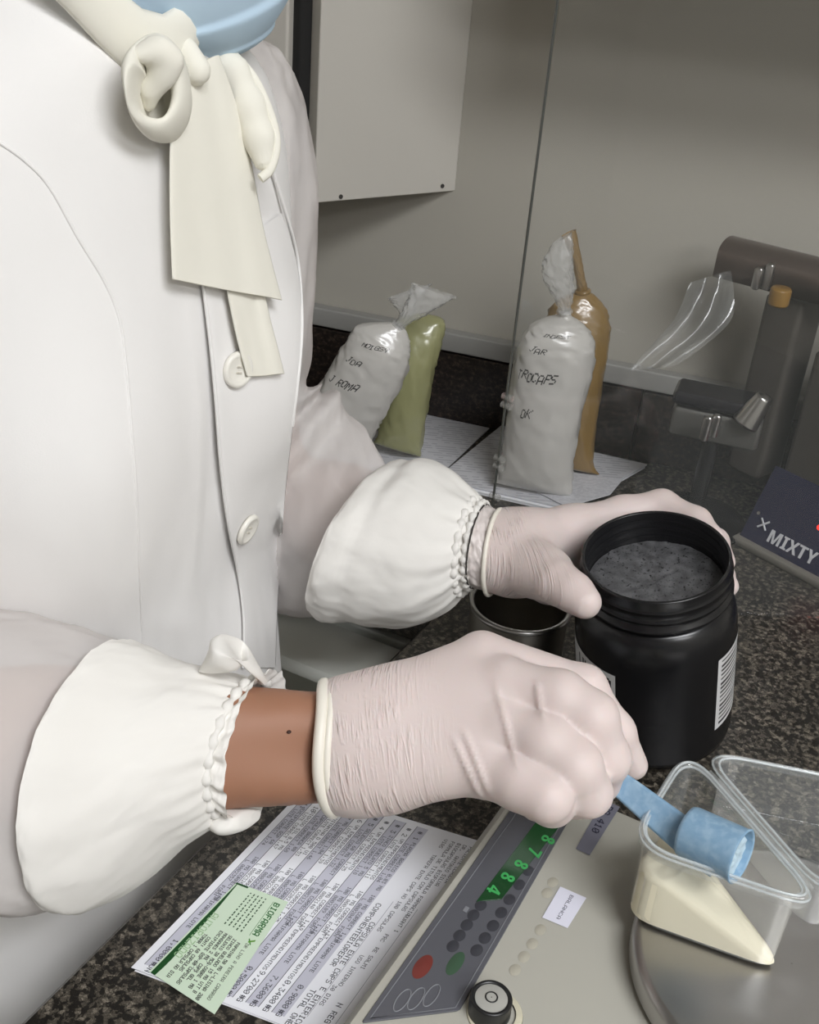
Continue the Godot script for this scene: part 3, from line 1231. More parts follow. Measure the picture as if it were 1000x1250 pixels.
func scale() -> void:
	var c0 := on(598, 1000, SY)
	var c1 := on(414, 1252, SY)
	var e := (c1 - c0).normalized()
	var n := Vector3(-e.z, 0, e.x)
	if n.x < 0:
		n = -n
	c0 = c0 - e * 0.055
	var c2 := c0 + e * 0.33
	var poly := PackedVector3Array([c0, c2, c2 + n * 0.205, c0 + n * 0.205])
	var t := thing("precision_scale", "beige precision scale with a dark keypad and green display", "scale", c0 * Vector3(1, 0, 1) + Vector3(0, CT, 0))
	part("body", MB.new().prism(poly, CT + 0.008, CT + SY, 0.004, 0.014, 6), mats.beige_plastic, t)
	for i in 4:
		var fp := poly[i].lerp((poly[0] + poly[2]) / 2, 0.18)
		fp.y = CT
		part("foot", MB.new().lathe([Vector2(0.0005, 0), Vector2(0.01, 0), Vector2(0.011, 0.002), Vector2(0.011, 0.009), Vector2(0.0005, 0.0095)], 20, Transform3D(Basis(), fp)), mats.black_plastic, t)
	# membrane keypad
	var kp := sheet_poly([[441, 1249], [561, 1234], [700, 992], [628, 982]], SY + 0.0004)
	var pad := part("keypad", MB.new().prism(kp, CT + SY - 0.0002, CT + SY + 0.0009, 0.0003, 0.002, 3), mk("membrane", hex("5a5b61"), 0.35), t)
	var kb := sheet_poly([[452, 1243], [556, 1230], [690, 997], [633, 989]], SY + 0.001)
	var fr := []
	for i in 4:
		fr.append(kb[i])
	part("outline", MB.new().tube(fr, [0.0003], 5, true), mk("membrane_line", hex("83858a"), 0.4), pad)
	# display window with green digits
	var lp := sheet_poly([[581, 1101], [612, 1098], [690, 1000], [660, 996]], SY + 0.001)
	var lcd := mk("display_green", hex("16301c"), 0.15)
	lcd.emission_enabled = true
	lcd.emission = hex("1f5a2c")
	lcd.emission_energy_multiplier = 0.25
	var disp := part("display", MB.new().prism(lp, CT + SY + 0.0005, CT + SY + 0.0013, 0.0002), lcd, pad)
	var digit := mk("digit_green", hex("3f9a55"), 0.4)
	digit.emission_enabled = true
	digit.emission = hex("3fbf5f")
	digit.emission_energy_multiplier = 0.12
	var dg := ["8", "7", "8", "8", "4"]
	for i in 5:
		var m := on(lerpf(673, 608, i / 4.0), lerpf(1022, 1083, i / 4.0), SY + 0.0012)
		lettering(dg[i], m + n * -0.001, e, n, 0.011, digit, pad, "digit")
	# keys
	var emb := mk("key_emboss", hex("3c3d43"), 0.35)
	for q in [[516, 1180, "key_red", "743630", 0.0085, 0.0042], [556, 1176, "key_green", "3d5743", 0.0085, 0.0036]]:
		oval(on(q[0], q[1], SY + 0.001), e, n, q[4], q[5], mk(q[2], hex(q[3]), 0.35), pad, "red key" if q[2] == "key_red" else "green key")
	for q in [[491, 1221], [508, 1219], [527, 1215]]:
		var ring := []
		var c := on(q[0], q[1], SY + 0.001)
		for j in 24:
			ring.append(c + e * cos(TAU * j / 24) * 0.0075 + n * sin(TAU * j / 24) * 0.0028)
		part("key_outline", MB.new().tube(ring, [0.00035], 5, true), mats.membrane_line, pad)
	for q in [[553, 1155], [561, 1142], [570, 1129], [578, 1117], [587, 1105], [582, 1160], [592, 1145], [602, 1130], [612, 1114], [622, 1098], [634, 1080], [645, 1063]]:
		oval(on(q[0], q[1], SY + 0.001), e, n, 0.0042, 0.0032, emb, pad, "")
	part("logo_mark", MB.new().box(on(569, 1110, SY + 0.0012), e * 0.002, Vector3(0, 0.0002, 0), n * 0.0012, 0.0001), mats.membrane_line, pad)
	# bubble level
	var bc := on(597, 1236, SY)
	var bl := part("bubble_level", MB.new().lathe([Vector2(0.0004, 0), Vector2(0.0105, 0), Vector2(0.011, 0.001), Vector2(0.0108, 0.011), Vector2(0.0102, 0.012), Vector2(0.0088, 0.012), Vector2(0.0086, 0.0108), Vector2(0.0004, 0.0106)], 40, Transform3D(Basis(), bc)), mk("knob_black", hex("1d1d1e"), 0.35), t, "black ring level")
	part("level_glass", MB.new().lathe([Vector2(0.0084, 0.0109), Vector2(0.0082, 0.0114), Vector2(0.004, 0.0119), Vector2(0.0003, 0.012)], 32, Transform3D(Basis(), bc)), mk("level_glass", hex("a9a8a2"), 0.15), bl)
	var lr := []
	for j in 24:
		lr.append(bc + Vector3(cos(TAU * j / 24) * 0.003, 0.0121, sin(TAU * j / 24) * 0.003))
	part("level_ring", MB.new().tube(lr, [0.0004], 5, true), mats.knob_black, bl)
	part("level_collar", MB.new().lathe([Vector2(0.0108, 0.0), Vector2(0.0145, 0.0), Vector2(0.014, 0.0012), Vector2(0.0108, 0.0015)], 32, Transform3D(Basis(), on(604, 1238, SY))), mk("cream_collar", hex("c9c4ae"), 0.5), t)
	# stickers
	var wi := Image.create(160, 160, false, Image.FORMAT_RGB8)
	wi.fill(Color(0.88, 0.88, 0.93))
	write(wi, "BALANCA", 16, 66, 3, Color(0.3, 0.3, 0.36))
	var wm := mk("white_sticker", Color.WHITE, 0.5)
	wm.albedo_texture = tex(wi)
	sticker([[684, 1082], [716, 1096], [693, 1133], [662, 1120]], SY + 0.0006, wm, t, "white sticker")
	var gi := Image.create(320, 80, false, Image.FORMAT_RGB8)
	gi.fill(Color(0.47, 0.47, 0.52))
	write(gi, "BG 410", 20, 22, 5, Color(0.12, 0.12, 0.2), 1)
	var gm := mk("grey_label", Color.WHITE, 0.5)
	gm.albedo_texture = tex(gi)
	sticker([[737, 976], [757, 985], [720, 1044], [703, 1036]], SY + 0.0006, gm, t, "grey label tape")
	# hollow marks moulded in the housing
	for q in [[660, 1135], [650, 1152], [640, 1168], [629, 1184], [668, 1090], [675, 1077]]:
		oval(on(q[0], q[1], SY + 0.0002), e, n, 0.004, 0.003, mk("moulded", hex("aeaa9c"), 0.5), t, "")
	# pan
	var pc := on(958, 1200, SY + 0.002)
	var pt := thing("weighing_pan", "round brushed steel weighing pan on the beige scale", "pan", Vector3(pc.x, CT + SY + 0.001, pc.z))
	var pr := 0.083
	part("plate", MB.new().lathe([Vector2(pr - 0.006, 0.0), Vector2(pr - 0.001, 0.001), Vector2(pr, 0.003), Vector2(pr, 0.013), Vector2(pr - 0.001, 0.0155), Vector2(pr - 0.005, 0.017), Vector2(pr * 0.5, 0.0168), Vector2(0.0005, 0.0166)], 128, Transform3D(Basis(), pt.position)), mk("brushed_steel", hex("b2b0ae"), 0.33, 1.0), pt)
	part("spindle", MB.new().lathe([Vector2(0.0005, 0.0), Vector2(0.02, 0.0), Vector2(0.02, 0.015), Vector2(0.0005, 0.0155)], 24, Transform3D(Basis(), pt.position)), mats.dark_steel, pt)


func oval(c: Vector3, e: Vector3, n: Vector3, a: float, b: float, mat: Material, parent: Node3D, label: String) -> void:
	var rows := []
	for i in 5:
		var r := PackedVector3Array()
		var s := 1.0 - i * 0.245
		for j in 24:
			r.append(c + e * cos(TAU * j / 24) * a * s + n * sin(TAU * j / 24) * b * s + Vector3(0, 0.0005 * (1.0 - s * s), 0))
		rows.append(r)
	part("key" if label or parent.name == "keypad" else "moulded_mark", MB.new().grid(rows, true), mat, parent, label)


func sticker(px: Array, y: float, mat: Material, parent: Node3D, label: String) -> void:
	# the first corner is the start of the writing's top line; writing runs to the third corner
	var c := []
	for q in px:
		c.append(on(q[0], q[1], y))
	var rows := []
	for i in 5:
		var r := PackedVector3Array()
		for j in 9:
			var s := j / 8.0
			var w := i / 4.0
			# u runs from the far edge to the near one, v from right (top) to left
			var top: Vector3 = c[1].lerp(c[2], s)
			var bot: Vector3 = c[0].lerp(c[3], s)
			r.append(top.lerp(bot, w))
		rows.append(r)
	var mb := MB.new().grid(rows)
	part("sticker", mb, mat, parent, label)


# ---------------------------------------------------------------- clear wedge container
const RIMY := 0.117
const FLY := 0.0612


func container() -> void:
	var a := on(765, 1030, RIMY)
	var b := on(1016, 1115, RIMY)
	var c := on(838, 912, RIMY)
	var d := c + (b - a) * 1.25 + (c - a) * 0.25
	var t := thing("wedge_container", "clear plastic clamshell container standing open on the steel pan", "container", (a + b + c) / 3.0 * Vector3(1, 0, 1) + Vector3(0, CT + FLY, 0))
	var m: Material = mats.clear_plastic
	part("tray", tub([a, b, c], RIMY, FLY, 0.012, 0.88), m, t)
	part("lid", tub([b + (c - b) * 0.02 + (d - b) * 0.03, d, c + (d - c) * 0.04], RIMY + 0.001, RIMY - 0.034, 0.012, 0.88), m, t)
	var hg := []
	for i in 9:
		hg.append(b.lerp(c, 0.12 + 0.7 * i / 8.0) + Vector3(0, 0.001 + 0.0006 * (i % 2), 0))
	part("hinge", MB.new().tube(hg, [0.0012], 6), m, t)
	for q in [[[a, b, c], 0.998, -0.001], [[a, b, c], 0.955, 0.0012], [[a, b, c], 0.918, -0.0004], [[b + (c - b) * 0.02 + (d - b) * 0.03, d, c + (d - c) * 0.04], 0.998, 0.0], [[b + (c - b) * 0.02 + (d - b) * 0.03, d, c + (d - c) * 0.04], 0.935, 0.001]]:
		var cs: Array = q[0]
		var o2 := MB.rounded(PackedVector2Array([Vector2(cs[0].x, cs[0].z), Vector2(cs[1].x, cs[1].z), Vector2(cs[2].x, cs[2].z)]), 0.026, 10)
		var mid: Vector3 = (cs[0] + cs[1] + cs[2]) / 3.0
		var path := []
		for p in o2:
			path.append(Vector3(mid.x, CT + RIMY + q[2], mid.z).lerp(Vector3(p.x, CT + RIMY + q[2], p.y), q[1]))
		part("rim_bead", MB.new().tube(path, [0.0008], 8, true), mats.rim_plastic, t)
	# powder heap in the tray's near corner
	var cen: Vector3 = (a + b + c) / 3.0
	var rows := []
	var q := MB.rounded(PackedVector2Array([Vector2(a.x, a.z), Vector2(b.x, b.z), Vector2(c.x, c.z)]), 0.02, 8)
	var c2 := Vector2(cen.x, cen.z)
	var peak := Vector2(a.x, a.z).lerp(c2, 0.45)
	for i in 14:
		var s := i / 13.0
		var r := PackedVector3Array()
		for p in q:
			# inner outline shrinks to the floor's size; the heap leans on the near left walls
			var w := c2.lerp(p, 0.855 * s)
			var dist := w.distance_to(peak)
			var hh := 0.031 * smoothstep(0.075, 0.012, dist) + 0.0018 * noise.get_noise_2d(w.x * 2500.0, w.y * 2500.0)
			r.append(Vector3(w.x, CT + FLY + 0.0016 + maxf(0.0, hh) * (1.0 if s < 0.99 else 0.9), w.y))
		rows.append(r)
	var last := PackedVector3Array()
	for p in q:
		var w := c2.lerp(p, 0.845)
		last.append(Vector3(w.x, CT + FLY + 0.0012, w.y))
	rows.append(last)
	var pm := mk("cream_powder", hex("ece5cc"), 0.95)
	var o := part("powder", MB.new().grid(rows, true), pm, self)
	tag(o, "heap of cream coloured powder inside the clear container", "powder", "", "stuff")


func tub(corner: Array, ytop: float, yfloor: float, flange: float, taper: float) -> MB:
	var p2 := PackedVector2Array()
	var cen := Vector2.ZERO
	for p in corner:
		p2.append(Vector2(p.x, p.z))
		cen += Vector2(p.x, p.z) / corner.size()
	var outer := MB.rounded(p2, 0.026, 10)
	var rows := []
	# flange lip, flange, bead, wall, floor
	var lv := [[1.0, -0.006], [1.0, 0.0], [0.965, 0.0012], [0.945, 0.0], [0.925, 0.0], [0.915, -0.003], [0.90, -0.006]]
	var dy := ytop - yfloor
	for q in [[0.15], [0.35], [0.55], [0.75], [0.9], [0.97]]:
		var s: float = q[0]
		lv.append([lerpf(0.90, taper, s), -lerpf(0.006, dy, s)])
	lv.append([taper - 0.02, -dy + 0.0003])
	lv.append([taper - 0.05, -dy])
	lv.append([taper * 0.5, -dy])
	lv.append([0.02, -dy])
	for q in lv:
		var r := PackedVector3Array()
		for i in outer.size():
			var p := outer[i]
			var k: float = q[0]
			var rib := 0.0
			if q[1] < -0.008 and q[1] > -dy + 0.002:
				rib = 0.0009 * sin(i * 2.2)
			var w := cen.lerp(p, k)
			var out := (p - cen).normalized()
			r.append(Vector3(w.x + out.x * rib, CT + ytop + q[1], w.y + out.y * rib))
		rows.append(r)
	return MB.new().grid(rows, true)


# ---------------------------------------------------------------- blue scoop
func scoop() -> void:
	var h0 := P(712, 922, 0.632)
	var h1 := P(752, 953, 0.622)
	var h2 := P(838, 1022, 0.598)
	var h3 := P(880, 1052, 0.587)
	var t := thing("measuring_scoop", "translucent blue measuring scoop dusted with powder in gloved fingers", "scoop", h1)
	var blue := mk("blue_plastic", Color(0.63, 0.75, 0.84, 0.88), 0.45)
	blue.transparency = BaseMaterial3D.TRANSPARENCY_ALPHA
	var dn := FastNoiseLite.new()
	dn.seed = 31
	dn.frequency = 0.035
	dn.fractal_octaves = 4
	var dr := Gradient.new()
	dr.offsets = PackedFloat32Array([0.0, 0.5, 0.72, 1.0])
	dr.colors = PackedColorArray([Color(0.80, 0.86, 0.92), Color(0.88, 0.92, 0.95), Color(1, 1, 1), Color(1.0, 1.0, 1.0)])
	var dt := NoiseTexture2D.new()
	dt.width = 256
	dt.height = 256
	dt.seamless = true
	dt.noise = dn
	dt.color_ramp = dr
	blue.albedo_texture = dt
	blue.uv1_triplanar = true
	blue.uv1_scale = Vector3.ONE * 18.0
	var side := (h3 - h1).cross(cF).normalized()
	var nr := side.cross((h3 - h1).normalized()).normalized()
	var rows := []
	var path := catmull([h0, h1, h2, h3], 6)
	for i in path.size():
		var s := float(i) / (path.size() - 1)
		var w := lerpf(0.0055, 0.0095, smoothstep(0.1, 0.8, s))
		var r := PackedVector3Array()
		for q in [[-1.0, -0.9], [-0.8, -1.0], [0.8, -1.0], [1.0, -0.9], [1.0, 0.9], [0.85, 1.0], [0.75, 0.3], [-0.75, 0.3], [-0.85, 1.0], [-1.0, 0.9]]:
			r.append(path[i] + side * w * q[0] + nr * 0.0013 * q[1])
		rows.append(r)
	var hm := MB.new().grid(rows, true)
	hm.cap(rows[0], true); hm.cap(rows[rows.size() - 1])
	part("handle", hm, blue, t)
	# cup: short cylinder lying on its side, mouth to the lower right
	var cc := P(872, 1030, 0.588)
	var ax := (cR * 0.76 - cU * 0.26 - cF * 0.60).normalized()
	var x := ax.cross(cU).normalized()
	var xf := Transform3D(Basis(x, ax, x.cross(ax)), cc)
	var r := 0.0142
	part("cup", MB.new().lathe([Vector2(0.0005, -0.0165), Vector2(r - 0.003, -0.0165), Vector2(r - 0.001, -0.0156), Vector2(r - 0.0005, -0.0135), Vector2(r, 0.0135), Vector2(r + 0.0006, 0.015), Vector2(r - 0.0004, 0.0155), Vector2(r - 0.0014, 0.0145), Vector2(r - 0.002, -0.0125), Vector2(0.0005, -0.0145)], 48, xf), blue, t)
	var rows2 := []
	for i in 8:
		var rr := PackedVector3Array()
		for j in 32:
			var s := (r - 0.0016) * (i + 0.03) / 7.0
			var a := TAU * j / 32
			rr.append(xf * Vector3(cos(a) * s, 0.0115 + 0.0025 * noise.get_noise_2d(cos(a) * s * 4000.0, sin(a) * s * 4000.0), sin(a) * s))
		rows2.append(rr)
	part("powder_crust", MB.new().grid(rows2, true), mk("dusted_blue", hex("b4c9d4"), 0.9), t, "powder caked in the cup")


# ---------------------------------------------------------------- the printed sheet
func printed_paper() -> void:
	var q := [[160, 1181], [372, 962], [590, 1028], [416, 1278]]
	var under := [[164, 1186], [376, 966], [588, 1030], [414, 1280]]
	var u := part("paper_sheet", MB.new().prism(sheet_poly(under, 0.0), CT + 0.0002, CT + 0.0006, 0.0001), mats.paper, self)
	tag(u, "blank white sheet peeking out beneath the printed order sheet", "paper")
	var W := 1400
	var H := 1100
	var im := Image.create(W, H, false, Image.FORMAT_RGB8)
	im.fill(Color(0.95, 0.955, 0.98))
	var ink := Color(0.2, 0.2, 0.24)
	# u: along her reading direction (far edge to near edge); v: from the top of the page (right) to its foot (left)
	write(im, "PACIENTE CLAUDIA", 60, 30, 3, ink)
	write(im, "DR.  ANTONIO SILVA", 60, 66, 3, ink)
	write(im, "BIOCAPSULAS BIOFORMULA FARMACIA", 60, 100, 3, ink)
	write(im, "FORMULA DE TITULO COM CAPSULAS", 60, 136, 3, ink)
	write(im, "VIAS   TAREFA ENTE CAPS NO 100 CAPSULAS", 60, 178, 3, ink)
	write(im, "QUANT 1", 610, 100, 3, ink)
	write(im, "PRC  RE SALMI", 760, 130, 3, ink)
	write(im, "USO INTERNO", 920, 170, 3, ink)
	write(im, "30 DIAS", 1120, 190, 3, ink)
	write(im, "N REG 110170", 1200, 110, 4, ink)
	im.fill_rect(Rect2i(560, 84, 760, 2), Color(0.5, 0.5, 0.55))
	im.fill_rect(Rect2i(560, 220, 760, 2), Color(0.5, 0.5, 0.55))
	write(im, "CAPSULA ENTE CAPS E ENTERICA", 720, 226, 4, ink)
	write(im, "COMPONENTES", 600, 262, 4, ink)
	write(im, "BIOREPOR", 840, 262, 4, ink)
	write(im, "TOTAL ONE", 1180, 262, 4, ink)
	var rows := ["PLASMA BASICO 0.03 MG", "UM EMPREENDIMENTOS", "ZINCO QUELATO 5 MG", "UM EMPREENDIMENTO", "SELENIO 60 MG CORRECT", "UM EMPREENDIMENTOS", "MG CORRECT 1,04", "VITAMINA D 500 UI", "CAPSULA BRANCA 00", "DIOXIDO SIL 0,5 MG", "EXCIPIENTE QSP 60"]
	var amt := ["0,9000 G", "0,3400 G", "7,3600 G", "9,2700 G", "0,5000 G", "1,2000 G", "4,0600 G", "2,5000 G", "60 UN", "0,3000 G", "1,0000 UN"]
	for i in 11:
		var y := 312 + i * 68
		if i % 2 == 0:
			im.fill_rect(Rect2i(30, y, 1330, 66), Color(0.79, 0.79, 0.84))
		im.fill_rect(Rect2i(30, y + 65, 1330, 3), Color(0.2, 0.2, 0.24))
		write(im, rows[i], 150, y + 8, 3, ink)
		write(im, "LOTE CORRECT 1,%02d" % (i * 7 + 4), 170, y + 38, 3, Color(0.3, 0.3, 0.33))
		write(im, "100 MG CORRECT 1,%d" % (i * 3 + 10), 560, y + 8, 3, ink)
		write(im, "L 000%d  FORN" % (2047 + i * 31), 600, y + 38, 3, Color(0.3, 0.3, 0.33))
		write(im, "UM EMPREENDIMENTOS" if i % 2 else "PURIFARMA LOTE", 850, y + 22, 3, ink)
		write(im, amt[i], 1180, y + 14, 4, ink)
		write(im, "#", 1330, y + 14, 4, ink)
		write(im, "# %d" % (i + 1), 60, y + 14, 4, ink)
	var pm := mk("printed_order", Color.WHITE, 0.65)
	pm.albedo_texture = tex(im)
	var o := page(q, 0.0012, 0.0004, pm, 0)
	tag(o, "printed order sheet with grey table rows beside the scale", "paper")
	# the green label stuck on it
	var G := Image.create(900, 420, false, Image.FORMAT_RGB8)
	G.fill(Color(0.84, 0.91, 0.82))
	var gd := Color(0.07, 0.3, 0.11)
	for x in 900:
		var k := int(26.0 * sin(minf(1.0, x / 900.0) * PI * 0.9) + 14.0 * smoothstep(500.0, 860.0, float(x)))
		G.fill_rect(Rect2i(x, 420 - 16 - k, 1, 6 + k), gd)
	G.fill_rect(Rect2i(0, 320, 16, 100), gd)
	write(G, "BIOFARMA", 40, 40, 6, Color(0.1, 0.4, 0.15), 2)
	G.fill_rect(Rect2i(40, 92, 300, 3), Color(0.2, 0.5, 0.2))
	for i in 7:
		G.fill_rect(Rect2i(352 + i * 4, 40 + i * 5, 14, 6), Color(0.35, 0.6, 0.15))
		G.fill_rect(Rect2i(360 + i * 5, 76 - i * 4, 10, 6), Color(0.2, 0.5, 0.15))
	for i in 5:
		for k in 12:
			G.fill_rect(Rect2i(40 + k * 26, 150 + i * 30, 10 + (k * 5 + i * 3) % 12, 9), Color(0.15, 0.3, 0.16))
	write(G, "DR LINO A PEREIRA CAMARGO", 400, 60, 3, Color(0.1, 0.15, 0.1))
	write(G, "PAPAINA 50 MG L-LISINA 200", 420, 110, 3, Color(0.08, 0.1, 0.08), 1)
	write(G, "ZINCO QUELADO 15 MG VIT B", 410, 144, 3, Color(0.08, 0.1, 0.08), 1)
	write(G, "SELENIO 30 MCG COBRE 1 MG", 400, 178, 3, Color(0.08, 0.1, 0.08), 1)
	write(G, "MANGANES 2 MG  CAPS GEL", 400, 212, 3, Color(0.08, 0.1, 0.08), 1)
	write(G, "EXCIPIENTE QSP 60 CAPSULAS", 400, 246, 3, Color(0.08, 0.1, 0.08), 1)
	write(G, "CONT: 60 CAPSULAS", 480, 282, 3, Color(0.08, 0.1, 0.08), 1)
	write(G, "TOMAR 1 CAPSULA AO DIA", 470, 312, 3, Color(0.08, 0.1, 0.08), 1)
	write(G, "AUTORIZADO", 300, 340, 7, Color(0.62, 0.76, 0.58))
	for k in 60:
		var a := k * 0.2
		G.fill_rect(Rect2i(640 + int(60 * cos(a) + k), 220 + int(34 * sin(a)), 4, 4), Color(0.15, 0.17, 0.2))
	var gm := mk("green_label", Color.WHITE, 0.5)
	gm.albedo_texture = tex(G)
	var g := page([[182, 1186], [289, 1077], [352, 1101], [262, 1238]], 0.0018, 0.0002, gm, 0)
	tag(g, "pale green pharmacy label stuck on the corner of the printed sheet", "label")


func page(px: Array, y: float, thick: float, mat: Material, _n: int) -> MeshInstance3D:
	# corners: foot near, foot far, head far, head near (as the woman reads it)
	var c := []
	for q in px:
		c.append(on(q[0], q[1], y))
	var mb := MB.new()
	var rows := []
	for i in 17:
		var r := PackedVector3Array()
		for j in 25:
			var s := j / 24.0
			var w := i / 16.0
			var top: Vector3 = c[2].lerp(c[3], s)
			var bot: Vector3 = c[1].lerp(c[0], s)
			r.append(top.lerp(bot, w) + Vector3(0, 0.0004 * sin(s * 5.0 + w * 3.0) * w * (1.0 - w), 0))
		rows.append(r)
	mb.grid(rows)
	var edge := []
	for lv in 2:
		var r := PackedVector3Array()
		for k in [c[2], c[3], c[0], c[1]]:
			r.append(k - Vector3(0, thick * lv, 0))
		edge.append(r)
	mb.grid(edge, true)
	return part("printed_sheet" if mat == mats.printed_order else "sticker_label", mb, mat, self)


# ---------------------------------------------------------------- the woman
func sleeve(rows: Array, sub: int, seg: int, tilt: float, fold: Callable) -> Array:
	# rows: edge one (x, y), edge two (x, y), depth, half thickness in depth
	var fine := catmull(rows, sub)
	var out := []
	for i in fine.size():
		var r: Array = fine[i]
		var p := P(r[0], r[1], r[4])
		var q := P(r[2], r[3], r[4])
		var c := (p + q) / 2
		var ax := (p - q) / 2
		var dep: Vector3 = (cF + cR * tilt).normalized() * r[5]
		var s := float(i) / (fine.size() - 1)
		var ring := PackedVector3Array()
		for j in seg:
			var a := TAU * j / seg
			var k: float = fold.call(s, a)
			ring.append(c + (ax * cos(a) + dep * sin(a)) * k)
		out.append(ring)
	return out


func ribbon(l: Array, r: Array, lift: float, thick: float, wave: float, sub := 6, cols := 14) -> MB:
	# cloth strip between two picture outlines, lying lift above the coat
	var a := catmull(l, sub)
	var b := catmull(r, sub)
	var front := []
	for i in a.size():
		var s := float(i) / (a.size() - 1)
		var pl := hit(a[i][0], a[i][1], lift)
		var pq := hit(b[i][0], b[i][1], lift)
		var row := PackedVector3Array()
		for j in cols:
			var t := float(j) / (cols - 1)
			var px := lerpf(a[i][0], b[i][0], t)
			var py := lerpf(a[i][1], b[i][1], t)
			var p := hit(px, py, lift).lerp(pl.lerp(pq, t), 0.35)
			p -= cF * (wave * sin(t * 7.5 + s * 1.3) + wave * 0.5 * sin(t * 15.0 + 1.0))
			row.append(p)
		front.append(row)
	var rows := []
	for i in front.size():
		var ring := PackedVector3Array()
		for j in cols:
			ring.append(front[i][j])
		for j in cols:
			ring.append(front[i][cols - 1 - j] + cF * thick)
		rows.append(ring)
	var mb := MB.new().grid(rows, true)
	mb.cap(rows[0], true)
	mb.cap(rows[rows.size() - 1])
	return mb


func woman() -> void:
	var feet := BODY - FW * 0.02
	var t := thing("person", "woman in a white coat with a cream bow, blue mask and gloves, scooping powder", "person", feet)
	coat_rows = [
		[-0.48, -0.005, 0.205, 0.142, 0.16, 0.03], [-0.25, -0.005, 0.205, 0.138, 0.16, 0.03], [-0.10, 0.0, 0.195, 0.134, 0.15, 0.02], [-0.02, 0.0, 0.178, 0.126, 0.13, 0.008],
		[0.06, 0.0, 0.165, 0.118, 0.115, 0.0], [0.13, 0.0, 0.158, 0.112, 0.105, 0.0], [0.20, 0.005, 0.163, 0.114, 0.105, 0.0], [0.27, 0.008, 0.170, 0.114, 0.11, 0.0],
		[0.34, 0.01, 0.172, 0.106, 0.11, 0.0], [0.39, 0.012, 0.167, 0.098, 0.10, 0.0], [0.43, 0.014, 0.148, 0.090, 0.095, 0.0], [0.46, 0.017, 0.108, 0.080, 0.085, 0.0],
		[0.485, 0.018, 0.078, 0.058, 0.074, 0.0], [0.505, 0.016, 0.066, 0.050, 0.068, 0.0]]
	body(t)
	# coat
	var rows := []
	for i in 131:
		var y := lerpf(-0.48, 0.505, i / 130.0)
		var r := PackedVector3Array()
		for j in 144:
			r.append(coat_point(y, TAU * j / 144))
		rows.append(r)
	var coat := part("coat", MB.new().grid(rows, true), mats.coat_cloth, t, "white buttoned coat")
	# seams, placket edges and buttons
	cord([[-4, 172], [30, 196], [60, 228], [95, 290], [128, 345], [146, 392], [154, 450], [160, 520], [166, 600], [170, 690], [174, 785]], 0.0009, coat, "seam")
	var pk := ribbon([[246, 330], [256, 410], [263, 480], [270, 570], [279, 640], [292, 705], [298, 760], [297, 815]], [[344, 260], [364, 330], [367, 420], [357, 520], [348, 600], [342, 680], [338, 750], [336, 815]], 0.0022, 0.003, 0.0)
	part("placket", pk, mats.coat_cloth, coat)
	cord([[246, 330], [256, 410], [263, 480], [270, 570], [279, 640], [292, 705], [298, 760], [297, 815]], 0.0011, coat, "seam", 0.0024)
	cord([[332, 205], [346, 250], [362, 310], [368, 370], [367, 430], [357, 520]], 0.0012, coat, "seam", 0.002)
	for b in [[290, 451], [302, 646]]:
		button(b[0], b[1], coat)
	bow(t)
	mask(t)
	arms_cloth(t)
	glove_right(t)
	glove_left(t)


func cord(px: Array, r: float, parent: Node3D, called: String, lift := 0.0) -> void:
	var path := []
	for q in catmull(px, 6):
		path.append(hit(q[0], q[1], lift))
	part(called, MB.new().tube(path, [r], 6), mats.coat_cloth, parent)


func button(px: float, py: float, parent: Node3D) -> void:
	var c := hit(px, py, 0.0035)
	var x := (hit(px + 8, py, 0.0035) - hit(px - 8, py, 0.0035)).normalized()
	var y := (hit(px, py - 8, 0.0035) - hit(px, py + 8, 0.0035)).normalized()
	var n := x.cross(y).normalized()
	if n.dot(cF) > 0:
		n = -n
	# buttons face a little up and out
	var z := x.cross(n).normalized()
	var xf := Transform3D(Basis(x, n, z), c)
	var mt := mk("button_pearl", hex("ebe8df"), 0.3)
	var b := part("button", MB.new().lathe([Vector2(0.0003, -0.001), Vector2(0.0098, -0.001), Vector2(0.0105, 0.0), Vector2(0.0105, 0.0012), Vector2(0.0096, 0.0024), Vector2(0.0078, 0.0024), Vector2(0.0066, 0.0014), Vector2(0.0003, 0.0013)], 40, xf), mt, parent, "round pearl button")
	for q in [[-1, -1], [-1, 1], [1, -1], [1, 1]]:
		var p := xf * Vector3(q[0] * 0.0017, 0.0014, q[1] * 0.0017)
		part("thread", MB.new().tube([p, xf * Vector3(-q[0] * 0.0017, 0.0019, q[1] * 0.0017)], [0.0005], 6), mk("thread", hex("c9c4b8"), 0.8), b)


